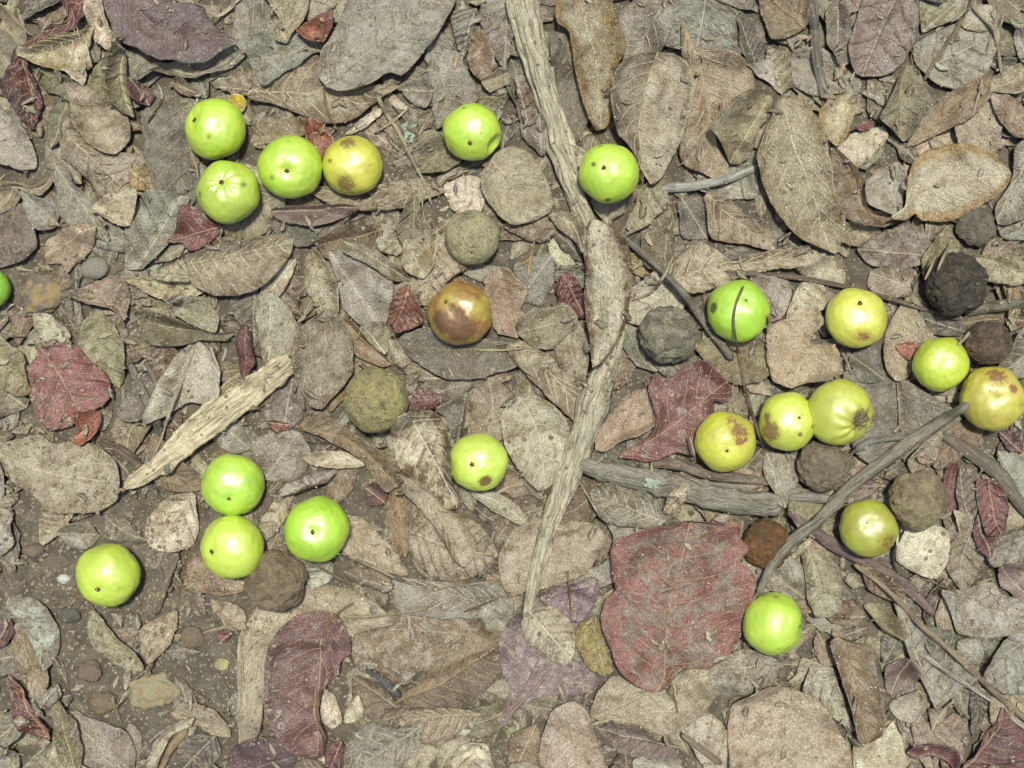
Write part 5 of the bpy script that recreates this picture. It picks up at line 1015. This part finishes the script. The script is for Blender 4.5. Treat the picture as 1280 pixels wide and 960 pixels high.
# ------------------------------------------------------------------ fruits
H_BEFORE_FRUIT = H.copy()
G1, G2 = (0.40, 0.58, 0.02), (0.52, 0.62, 0.05)
Y1, Y2 = (0.56, 0.58, 0.05), (0.50, 0.42, 0.045)
O1 = (0.33, 0.30, 0.03)
BR = (0.12, 0.06, 0.015)
build_fruit('bright green fruit with oval scar and scuff, beside the tiny yellow leaf', 269,161,38, (0.41,0.60,0.02), G2, scar=(-24,-8), bruises=[(-1,16,.12,.8),(-22,4,.10,.8)], bt=(0.3,0.34,0.03), mott=.5)
build_fruit('green fruit with star-like pleats round its scar, below another green fruit', 285,240,39.5, (0.40,0.52,0.03), (0.42,0.56,0.05), scar=(-3,-10), pleats=.04, bruises=[(26,-6,.14,.9),(-33,6,.14,.9)], bt=(0.22,0.24,0.04), dent=.16)
build_fruit('green fruit with central dimple, left of a brown-patched yellow fruit', 363,209,39.5, (0.38,0.56,0.02), G2, scar=(0,11), bruises=[(-20,18,.13,.85),(2,-30,.08,.7)], bt=(0.20,0.26,0.02), dent=.16)
build_fruit('yellow fruit with brown patches and freckles', 440,207,38, (0.56,0.52,0.04), (0.50,0.50,0.04), scar=None, bruises=[(-3,-27,.45,.75),(-6,28,.42,.85),(24,8,.3,.5),(-26,-2,.12,.9),(-2,30,.1,1.2)], bt=(0.24,0.15,0.02), mott=.8, name='yellow_fruit')
build_fruit('green fruit with a bite-like hollow in its lower right side', 590,165,36.5, (0.41,0.60,0.02), G2, scar=(-2,20), bite=(35,21,.44), bruises=[(-10,-27,.08,1),(-26,24,.16,.7)], bt=(0.24,0.18,0.03), dent=.05)
build_fruit('green fruit with brown specks, right beside the long branch', 761,216,38, (0.41,0.60,0.02), (0.48,0.62,0.05), scar=(-9,-2), bruises=[(-22,-7,.13,1.1),(-12,-32,.1,.9),(-2,36,.14,.9),(25,-13,.06,1),(14,11,.05,1),(0,28,.05,1),(-14,12,.05,1),(34,-12,.08,.8)], bt=(0.13,0.08,0.02), dent=.05)
build_fruit('vivid green fruit crossed by a thin dark stalk', 923,388,39, (0.33,0.56,0.015), (0.42,0.60,0.02), scar=(5,-12), bruises=[(-35,-2,.2,1.1),(10,6,.05,1)], bt=(0.06,0.08,0.01), dent=.08, scar_r=.6)
build_fruit('yellow fruit flushed brown below, with a raised calyx', 1070,397,37.5, (0.58,0.58,0.06), (0.54, 0.50, 0.06), scar=(-2,-18), bruises=[(3,26,.42,.62),(7,27,.14,1.1)], bt=(0.34,0.15,0.04), mott=.5, name='yellow_fruit', dent=.06)
build_fruit('plain yellow-green fruit touching the dented yellow-brown one', 1176,455,34.5, (0.45,0.56,0.02), (0.5,0.58,0.03), scar=None, bruises=[(-6,16,.06,.9),(32,2,.12,.8),(5,32,.12,.7)], bt=(0.2,0.13,0.02), mott=.6)
build_fruit('dented yellow fruit with brown rotten top, by the right edge', 1240,498,40, (0.52, 0.48, 0.04), (0.48, 0.38, 0.05), scar=None, bruises=[(-2,-30,.5,.75),(-5,-8,.26,.8),(18,-14,.22,.95),(30,8,.25,.5)], bt=(0.25,0.10,0.02), mott=.8, name='yellow_fruit', lumpy=.06, dentat=[(0,-10,.35,.10)], bite=None)
build_fruit('yellow fruit with pleats and a grey-brown rotten corner', 1049,516,42, (0.46,0.50,0.04), (0.40,0.40,0.05), scar=(20,16), pleats=.05, bruises=[(24,10,.48,.95),(18,18,.3,1)], bt=(0.14,0.085,0.03), mott=.6, name='yellow_fruit', dent=.14, lumpy=.04)
build_fruit('pale shiny green-yellow fruit with gnawed left edge', 984,527,36, (0.52,0.58,0.05), (0.5,0.6,0.04), scar=(10,-6), bruises=[(-26,12,.45,.95),(-30,-6,.3,.7),(11,16,.10,1.1),(28,6,.1,.9),(-30,-2,.15,.9)], bt=(0.26,0.14,0.03), dent=.03, scar_r=.6)
build_fruit('half yellow half brown-blushed fruit beside the torn wine-red leaf', 907,552,38.5, (0.54,0.56,0.03), (0.52, 0.46, 0.05), scar=(-3,11), bruises=[(14,-16,.60,.68),(4,-28,.4,.6),(14,-2,.22,1.05),(22,-3,.13,1.2)], bt=(0.26,0.11,0.03), mott=.6, name='yellow_fruit', dent=.04, scar_r=.6)
build_fruit('pale green fruit with brown wound, partly under a speckled leaf', 598,578,37.5, (0.50,0.62,0.07), (0.50,0.62,0.05), scar=(-8,1), bruises=[(10,24,.26,1.15),(18,20,.1,1)], bt=(0.17,0.09,0.01), dent=.05)
build_fruit('green fruit with small scar, above a paler fruit', 291,606,39, (0.38,0.62,0.03), G2, scar=(1,17), dent=.07, scar_r=.7)
build_fruit('pale yellow-green fruit below a greener fruit, shrivelled fruit at its right', 290,684,40, (0.48,0.62,0.05), G2, scar=(-22,3), bruises=[(-22,14,.06,1.1),(-8,-2,.04,1.1)], dent=.08)
build_fruit('vivid green fruit with brown star scar, lower left of middle', 396,662,41, (0.36,0.59,0.015), (0.42,0.62,0.03), scar=(-1,0), bruises=[(22,-26,.06,.9),(-6,-30,.05,.8),(6,-36,.05,.9)], bt=(0.12,0.16,0.02), dent=.11)
build_fruit('lone yellow-green fruit with creased side, on bare soil at left', 135,719,40, (0.47,0.60,0.04), G2, scar=(-4,15), bruises=[(22,18,.08,.8),(26,12,.06,.7)], bt=(0.3,0.34,0.02), dent=.07, dentat=[(24,18,.14,.05)])
build_fruit('smooth bright green fruit beside the very large red leaf', 966,780,39.5, (0.42,0.62,0.035), G2, scar=(38,2), bruises=[(2,-37,.25,.6),(2,27,.05,.9)], bt=(0.2,0.26,0.02), dent=.12, scar_r=.6, dentat=[(36,0,.14,.06)])
build_fruit('olive green fruit browning along its lower right', 1085,660,36.5, (0.36,0.38,0.02), (0.33,0.30,0.02), scar=None, bruises=[(20,16,.6,.62),(-16,5,.06,1.1)], bt=(0.20,0.10,0.015), mott=.8, name='olive_fruit')
build_fruit('sliver of a green fruit cut off by the left edge', -12,361,24, (0.22,0.45,0.01), (0.3,0.5,0.02))
RT = dict(name='rotten_fruit', group='rotten fruits lying on the leaf litter')
build_fruit('rotting orange-brown and yellow fruit with a wet glint, on a dark leaf', 575,392,40, (0.40,0.30,0.02), (0.30,0.14,0.02), scar=(-18,-14), bruises=[(4,24,.62,1.0),(-24,14,.5,1.0),(-3,2,.3,1.0),(-10,-6,.25,1),(22,-20,.2,.6)], bt=(0.16,0.065,0.014), mott=1, lumpy=.07, dent=.05, scar_r=.7, dentat=[(-4,4,.3,.08)], **RT)
M_ = dict(mat=M_MOULD)
build_fruit('yellow-grey mouldy fruit with brown smudges', 470,500,41, (0.52,0.47,0.20), (0.40,0.35,0.19), bruises=[(12,6,.35,.7),(-4,-18,.12,.9)], bt=(0.14,0.12,0.09), lumpy=.04, **M_, **RT)
build_fruit('small pale mouldy fruit with dark cap, above the orange-brown rotting one', 590,297,34.5, (0.56,0.52,0.31), (0.46,0.42,0.26), scar=(0,22), bruises=[(-8,-26,.5,.7)], bt=(0.15,0.14,0.10), lumpy=.03, dent=.03, scar_r=.6, **M_, **RT)
build_fruit('dusty grey rotten fruit above the wine-red leaf', 835,419,37, (0.38,0.35,0.26), (0.23,0.21,0.16), sink=.2, bruises=[(-22,24,.4,.8),(10,32,.3,.8)], bt=(0.10,0.095,0.085), lumpy=.085, dentat=[(-4,5,.4,.14),(12,-10,.25,.10)], **M_, **RT)
build_fruit('black rotten fruit with pale crust flecks', 1195,355,38.5, (0.06,0.052,0.044), (0.10,0.085,0.068), sink=.2, bruises=[(-4,-18,.3,.5),(8,4,.3,.42)], bt=(0.20,0.16,0.11), lumpy=.085, dentat=[(-9,3,.4,.14),(12,-10,.25,.10)], **M_, **RT)
build_fruit('small dark brown rotten fruit near the right edge', 1235,429,28, (0.13,0.10,0.075), (0.20,0.14,0.10), sink=.25, bt=(0.08,0.06,0.04), lumpy=.085, dentat=[(-7,6,.4,.14),(11,-10,.25,.10)], shine=.35, **M_, **RT)
build_fruit('wrinkled grey rotten fruit, just below the pleated yellow one', 1028,583,32.5, (0.32,0.265,0.19), (0.22,0.18,0.13), sink=.3, bt=(0.30,0.27,0.21), lumpy=.085, dentat=[(-10,2,.4,.14),(14,-10,.25,.10)], shine=.25, flat=.85, **M_, **RT)
build_fruit('mottled brown rotten fruit with yellowish mouldy lower side', 1148,625,36.5, (0.27,0.19,0.135), (0.38,0.34,0.20), sink=.35, bruises=[(6,22,.5,.8)], bt=(0.38,0.34,0.18), lumpy=.085, dentat=[(-10,2,.4,.14),(14,-10,.25,.10)], shine=.1, flat=.8, **M_, **RT)
build_fruit('shrivelled brown rotten fruit touching the pale yellow-green one', 345,726,38.5, (0.33,0.26,0.17), (0.22,0.17,0.11), sink=.35, bt=(0.31,0.26,0.19), lumpy=.085, dentat=[(-7,6,.4,.14),(11,-10,.25,.10)], shine=.25, flat=.85, pleats=.04, scar=(-4,-4), scar_r=0, **M_, **RT)
build_fruit('orange-brown rotten fruit under the end of the diagonal stick', 959,681,31, (0.15,0.095,0.05), (0.24,0.12,0.05), sink=.75, bruises=[(6,2,.5,.5)], bt=(0.26,0.12,0.04), lumpy=.08, flat=.8, shine=.35, **M_, **RT)
build_fruit('flattened dark grey rotten fruit on the golden-rimmed leaf tip', 1220,284,25.5, (0.23,0.21,0.165), (0.17,0.15,0.12), bt=(0.07,0.06,0.05), lumpy=.10, flat=.45, **M_, **RT)

lay(4, 9)
# stalks and twigs on top
build_stick('long diagonal stick with a broken upper end, touching the dented fruit', [(948,742),(966,706),(990,676),(1024,650),(1060,612),(1098,582),(1145,548),(1180,525),(1212,504)], [8,12,14,14,15,15,15,14,10], (0.29,0.27,0.205), (0.15,0.13,0.10), rough=.28, knots=[(.42,.2),(.7,.15)], ns=18, sink=.1, follow=1.2)
build_stick('thin dark stalk arching over the vivid green fruit', [(929,358),(920,380),(917,402),(921,432),(927,462),(933,495),(944,528),(953,560)], [3.4,3,3,3.4,4,4,4,3], (0.20,0.155,0.10), (0.09,0.065,0.05), name='leaf_stalk', cat='stalk', rough=.06, ns=8, follow=.35, sink=0)
ST = dict(name='thin_stem', cat='stem', rough=.05, ns=7, sink=.1, follow=.4)
PL_, PD_ = (0.45, 0.39, 0.27), (0.28, 0.22, 0.14)
for lab, pts, w_, c1, c2 in [
 ('pale forked stem from the cream strip towards the small pale mouldy fruit', [(472,120),(482,141),(500,168),(513,196),(530,228),(540,258)], [6,5,5,4,3,3], PL_, (0.33,0.31,0.26)),
 ('whisker-thin pale stem below the long forked one', [(528,226),(528,250),(530,272),(540,290)], [2,2.5,2,2], PL_, PD_),
 ('cream fibre crossing the forked stem', [(468,167),(490,152),(511,135)], [3,4,3], (0.5,0.44,0.32), PD_),
 ('white stalk slanting through the grey leaf, left middle', [(242,434),(226,480),(212,515),(203,545)], [4,4.5,4.5,3], (0.50,0.46,0.36), PD_),
 ('thin tan stalk below a white one near the splinter', [(205,538),(196,562),(184,588)], [3,3.5,2], PL_, PD_),
 ('short white stalk above the splinter', [(263,433),(268,448),(275,463)], [4,4,3], (0.5,0.46,0.36), PD_),
 ('straw-thin rim stem under the brown smooth leaf, upper left', [(232,148),(236,178),(244,205),(248,225)], [3,3,3,3], (0.42,0.34,0.23), PD_),
 ('dark hooked stalk by the small dusky red leaf', [(203,120),(200,132),(192,142),(184,154)], [3.5,3,2.5,2], (0.10,0.075,0.05), (0.07,0.05,0.04)),
 ('thin tan stem near the top left corner', [(0,4),(18,24),(38,44)], [3,4,3], (0.38,0.3,0.18), PD_),
 ('slim silver-white twig pointing down right, lower right', [(1148,815),(1185,840),(1215,860),(1242,878)], [6,7,6,5], (0.52,0.49,0.42), (0.2,0.18,0.16)),
 ('silver-white twig end at the right edge', [(1262,895),(1288,914)], [7,8], (0.52,0.49,0.42), (0.2,0.18,0.16)),
 ('long pale brown stem crossing the lower right diagonally', [(1068,705),(1110,738),(1150,780),(1190,815),(1240,862),(1290,905)], [6,7,8,8,8,8], (0.33,0.265,0.185), (0.2,0.15,0.1)),
 ('curved black stalk right of the olive fruit', [(1132,658),(1124,675),(1117,695),(1122,716),(1140,726)], [3,3.5,4,3,2], (0.07,0.06,0.05), (0.05,0.04,0.03)),
 ('pale bent stem near the upper right corner', [(1215,8),(1228,22),(1240,34),(1246,55),(1252,92)], [4,4,5,5,4], (0.42,0.36,0.25), PD_),
 ('pale stem crossing the big grey leaf at upper right', [(1240,48),(1235,60),(1232,68)], [2.5,3,2], PL_, PD_),
 ('brown stalk leaning beside the star-like leaf', [(1205,22),(1188,48),(1168,78),(1153,104)], [5,5,4,4], (0.24,0.185,0.12), (0.15,0.11,0.07)),
 ('thin stem hanging by the rust-tipped oval leaf', [(1231,105),(1222,122),(1217,145)], [3,3,2], PL_, PD_),
 ('stalk at the left edge crossing the narrow curved leaf', [(0,228),(25,230),(40,234),(66,220)], [4,4,4,3], (0.33,0.27,0.17), PD_),
 ('straw along the upper face of the smooth flat leaf near the rotting fruit', [(590,436),(618,438),(650,436)], [2.5,3,3], (0.48,0.42,0.28), PD_),
 ('pale cream wood shaving beside the blackish maroon flake', [(528,473),(540,474),(551,474)], [4,6,4], (0.58,0.52,0.38), PD_),
 ('second cream shaving, nearer the wet dark leaf', [(612,468),(617,463),(622,461)], [5,8,5], (0.58,0.52,0.38), PD_),
 ('thin stalk rising from below the thick fallen twig to the branch', [(718,592),(730,612),(748,642)], [3,3,3], PL_, PD_),
 ('orange straw above the pinkish crumbled leaf', [(668,302),(664,320),(660,345)], [2.5,3.5,3], (0.5,0.33,0.15), PD_),
 ('short orange straw beside a longer one', [(650,332),(660,325),(666,320)], [3,3,2], (0.5,0.33,0.15), PD_),
 ('pale curved stem right of the draped leaf', [(790,375),(812,366),(830,345),(842,320)], [3,4,4,4], (0.42,0.36,0.26), PD_),
 ('dark fine stem between the branch and pink leaf', [(640,440),(655,462),(675,474)], [3,4,3], (0.36,0.3,0.2), PD_),
 ('pale stem in the lower middle, nearly horizontal', [(430,771),(460,771),(500,766),(535,761)], [3,4,4,3], (0.36,0.3,0.21), PD_),
 ('thin curved stem above the lower-middle horizontal one', [(422,692),(460,706),(498,724),(538,740)], [3,4,3,3], (0.38,0.33,0.24), PD_),
 ('tan stem left of the large veined leaf', [(540,738),(570,732),(615,728)], [3,4,3], (0.38,0.33,0.24), PD_),
 ('dark wiry stem near the branch foot', [(580,765),(605,755),(628,745)], [3,3,2], (0.14,0.11,0.08), PD_),
 ('little upright white sliver, lower middle', [(511,770),(512,780),(511,789)], [3,4,3], (0.55,0.52,0.42), PD_),
 ('thin brown stem from shrivelled fruit towards the rolled tube', [(392,705),(415,718),(442,733)], [3,3.5,3], (0.2,0.15,0.1), PD_),
 ('bent brown stalk below the green stone, on soil', [(218,846),(238,862),(260,876)], [3,4,3], (0.22,0.16,0.1), PD_),
 ('fine stem on soil right of the small pebble', [(282,806),(295,825),(300,842)], [2.5,3,2], (0.24,0.19,0.13), PD_),
 ('vertical dull stem under the lens-shaped leaf', [(140,868),(144,886),(152,905)], [6,6,4], (0.2,0.155,0.105), PD_),
 ('pale twig above the oval leaf, centre right', [(862,545),(866,560),(870,580)], [3,3,2], PL_, PD_),
 ('thin tan stalk left of the small dark brown fruit', [(1212,415),(1204,425),(1196,432)], [5,4,3], (0.5,0.45,0.36), PD_),
 ('cream stalk right of the small dark brown fruit', [(1282,408),(1270,425),(1258,450)], [4,4,3], (0.5,0.45,0.33), PD_),
 ('brown stem above the black fruit', [(1170,318),(1164,333),(1156,350)], [3,3.5,3], (0.4,0.32,0.2), PD_),
 ('slim stem left of the leaf rib in the dark leaf', [(1122,478),(1124,510),(1126,540)], [3,3.5,4], (0.33,0.28,0.2), PD_),
 ('pale stem beside the yellow fruit flushed brown', [(1052,440),(1060,455),(1064,468)], [4,4,3], (0.4,0.34,0.25), PD_),
 ('thin stem beside the pale flat leaf, upper right', [(1190,300),(1180,320),(1172,338)], [3,4,3], (0.42,0.37,0.25), PD_),
 ('pinkish stalk lying below the purple-grey leaf', [(688,838),(672,858),(650,880),(630,898)], [4,4,4,3], (0.34,0.24,0.2), PD_),
 ('white straw under the very large red leaf tip', [(808,865),(785,878),(760,890)], [4,4,4], (0.48,0.42,0.3), PD_),
 ('greenish twig tip by the purple curled scrap', [(740,906),(750,903),(762,900)], [4,5,4], (0.5,0.44,0.28), PD_),
 ('rolled brown splinter right of the purple scrap', [(852,918),(875,935),(902,955)], [8,9,9], (0.24,0.18,0.13), PD_),
]:
    build_stick(lab, pts, w_, c1, c2, **ST)

# lichen flake: lobed branching crust
def lichen(label, px, py, s_, parent=None):
    z = float(hat(*P(px, py, 0.004))) + 0.0008; V, F = [], []
    for b in range(13):
        a = b * 2.4 + random.uniform(-.3, .3); x0, y0 = px, py; L_ = s_ * random.uniform(.5, 1.1)
        pts = [(x0 + math.cos(a + 0.4 * math.sin(t * 4 + b)) * L_ * t, y0 + math.sin(a + 0.4 * math.sin(t * 4 + b)) * L_ * 0.7 * t) for t in np.linspace(0, 1, 7)]
        for k, (x, y) in enumerate(pts):
            wx, wy = P(x, y, z); r = 0.0011 * (0.7 + 0.6 * (k % 2)); base = len(V)
            for q in range(8): V.append((wx + r * math.cos(q * .785), wy + r * math.sin(q * .785) * .8, z + 0.0006 + 0.0012 * k / 6 * random.random()))
            V.append((wx, wy, z + 0.0016)); F += [[base + q, base + (q + 1) % 8, base + 8] for q in range(8)]
    o = link_mesh('lichen', V, F, M_STONE, parent, smooth=False); set_props(o, None, base=(0.38, 0.46, 0.36), t2=(0.28, 0.34, 0.28))
    if parent is None: tag(o, label, 'lichen')
    return o
lichen('pale green branching lichen tuft beside the forked stem', 512, 166, 17)
lichen('', 815, 604, 10, bigtw)

# ------------------------------------------------------------------ mineral grains and crumbs scattered over everything, each one object
def scatter(name, n, smin, smax, mat, label, cat, clusters=(), flat=0.7, elong=1.0, margin=60, onfruit=0.0):
    ico = np.array([(0, 0, 1), (.894, 0, .447), (.276, .851, .447), (-.724, .526, .447), (-.724, -.526, .447), (.276, -.851, .447), (.724, .526, -.447), (-.276, .851, -.447), (-.894, 0, -.447), (-.276, -.851, -.447), (.724, -.526, -.447), (0, 0, -1)])
    fi = np.array([(0,1,2),(0,2,3),(0,3,4),(0,4,5),(0,5,1),(1,6,2),(2,7,3),(3,8,4),(4,9,5),(5,10,1),(6,7,2),(7,8,3),(8,9,4),(9,10,5),(10,6,1),(6,11,7),(7,11,8),(8,11,9),(9,11,10),(10,11,6)])
    px = rng.uniform(-margin, 1280 + margin, n); py = rng.uniform(-margin, 960 + margin, n)
    k = 0
    for cx_, cy_, r, m in clusters: px[k:k + m] = rng.normal(cx_, r, m); py[k:k + m] = rng.normal(cy_, r, m); k += m
    keep = np.ones(n, bool)
    for a, b, r in FR: keep &= (np.hypot(px - a, py - b) > r + 4) | (rng.random(n) < onfruit)
    px, py = px[keep], py[keep]; n = len(px)
    x, y = P(px, py, 0.005); z = hat(x, y)
    i_, j_ = idx(x, y); kk = (z - H_BEFORE_FRUIT[i_, j_] < 0.004) | ((z - H_BEFORE_FRUIT[i_, j_] > 0.022) & (rng.random(n) < onfruit * 2.5)); x, y, z, px = x[kk], y[kk], z[kk], px[kk]; n = len(px)
    s = smin * (smax / smin) ** (rng.random(n) ** 1.8); a = rng.uniform(0, 6.28, n)
    v = ico[None] * (1 + rng.uniform(-.3, .3, (n, 12, 1))) * s[:, None, None]; el = 1 + rng.random((n, 1)) * (elong - 1)
    vx, vy = v[..., 0] * el, v[..., 1]
    X = x[:, None] + vx * np.cos(a)[:, None] - vy * np.sin(a)[:, None]; Y = y[:, None] + vx * np.sin(a)[:, None] + vy * np.cos(a)[:, None]
    Z = z[:, None] + v[..., 2] * flat + s[:, None] * 0.4
    o = link_mesh(name, np.stack([X, Y, Z], 2).reshape(-1, 3), (fi[None] + np.arange(n)[:, None, None] * 12).reshape(-1, 3), mat, smooth=False)
    o['kind'] = 'stuff'; tag(o, label, cat); return o
SC = [(345, 560, 18, 130), (300, 855, 14, 120), (870, 830, 40, 60), (610, 900, 60, 90), (480, 830, 40, 120), (1090, 105, 18, 70), (560, 230, 20, 60)]
scatter('sand_grains', 7000, 0.00018, 0.00062, M_GRAIN, 'tiny whitish sand grains strewn over leaves and soil', 'sand grains', SC, onfruit=.3)
SC2 = [(a, b, r * .6, int(r * 7)) for a, b, r in SOILY]
scatter('soil_crumbs', 7000, 0.0003, 0.0014, M_CRUMB, 'brown crumbs of soil and rotted leaf between the leaves', 'soil crumbs', SC2, elong=1.6)

scatter('plant_fibres', 700, 0.0002, 0.0004, M_FIBRE, 'short pale plant fibres and needles scattered over the leaves', 'plant fibres', elong=16, onfruit=.12)

# ------------------------------------------------------------------ labels: what it looks like, then which landmark it lies by
LM = {'the yellow-leaf green fruit': 0, 'the star-pleated green fruit': 1, 'the dimpled green fruit': 2, 'the brown-patched yellow fruit': 3, 'the bitten green fruit': 4, 'the brown-specked green fruit': 5,
 'the stalk-crossed green fruit': 6, 'the brown-flushed yellow fruit': 7, 'the plain yellow-green fruit': 8, 'the dented yellow fruit': 9, 'the gnawed pale fruit': 10, 'the pleated yellow fruit': 11, 'the half-brown yellow fruit': 12,
 'the wounded pale-green fruit': 13, 'the upper stacked green fruit': 14, 'the lower stacked green fruit': 15, 'the star-scarred vivid fruit': 16, 'the lone left fruit': 17, 'the lowest right green fruit': 18, 'the olive fruit': 19,
 'the orange-brown rotting fruit': 20, 'the yellow-grey mouldy fruit': 21, 'the small pale mouldy fruit': 22, 'the dusty grey fruit': 23, 'the black fruit': 24, 'the small dark-brown fruit': 25, 'the wrinkled grey fruit': 26,
 'the mottled brown fruit': 27, 'the shrivelled brown fruit': 28, 'the small orange-brown fruit': 29, 'the flattened grey fruit': 30}
LMP = {k: FR[v][:2] for k, v in LM.items()}
LMP.update({'the pale wood splinter': (262, 532), 'the round red leaf': (85, 482), 'the very large red leaf': (840, 750), 'the spotted maroon sleeve-like leaf': (385, 855), 'the lens-shaped leaf': (150, 800),
 'the top left corner': (0, 0), 'the top right corner': (1280, 0), 'the bottom left corner': (0, 960), 'the bottom right corner': (1280, 960), 'the green-grey stone': (189, 866), 'the ochre stone': (50, 369), 'the torn wine-red leaf': (845, 515)})
DIRS = ['right of', 'lower right of', 'below', 'lower left of', 'left of', 'upper left of', 'above', 'upper right of']
used = set()
for o, desc, cx, cy, fin in ALL_LEAVES:
    nw = len(desc.split())
    if nw > 9: o['label'] = desc; continue
    cand = sorted(LMP.items(), key=lambda t: math.dist(t[1], (cx, cy))); pick = None
    for nm, (lx, ly) in cand[:9]:
        d = math.dist((lx, ly), (cx, cy))
        if d < 14: continue
        dr = DIRS[int(round(math.atan2(cy - ly, cx - lx) / (math.pi / 4))) % 8]
        far = 'just ' if d < 95 else ''
        loc = far + dr + ' ' + nm
        if nw + len(loc.split()) > 16: continue
        if (loc,) in used: continue
        pick = loc; used.add((loc,)); break
    if pick is None:
        for nm, (lx, ly) in cand:
            dr = DIRS[int(round(math.atan2(cy - ly, cx - lx) / (math.pi / 4))) % 8]; loc = dr + ' ' + nm
            if nw + len(loc.split()) <= 16: pick = loc; break
    o['label'] = (desc + ', ' + pick) if pick else desc
labs = [t['label'] for t in THINGS]
print('THINGS', len(THINGS), 'LEAVES', len(ALL_LEAVES), 'dup labels', len(labs) - len(set(labs)), 'long', [l for l in labs if not 4 <= len(l.split()) <= 16])
print('heights mm', [round(float(q) * 1000, 1) for q in np.percentile(H[200:1400, 300:1700], [1, 25, 50, 75, 99])])
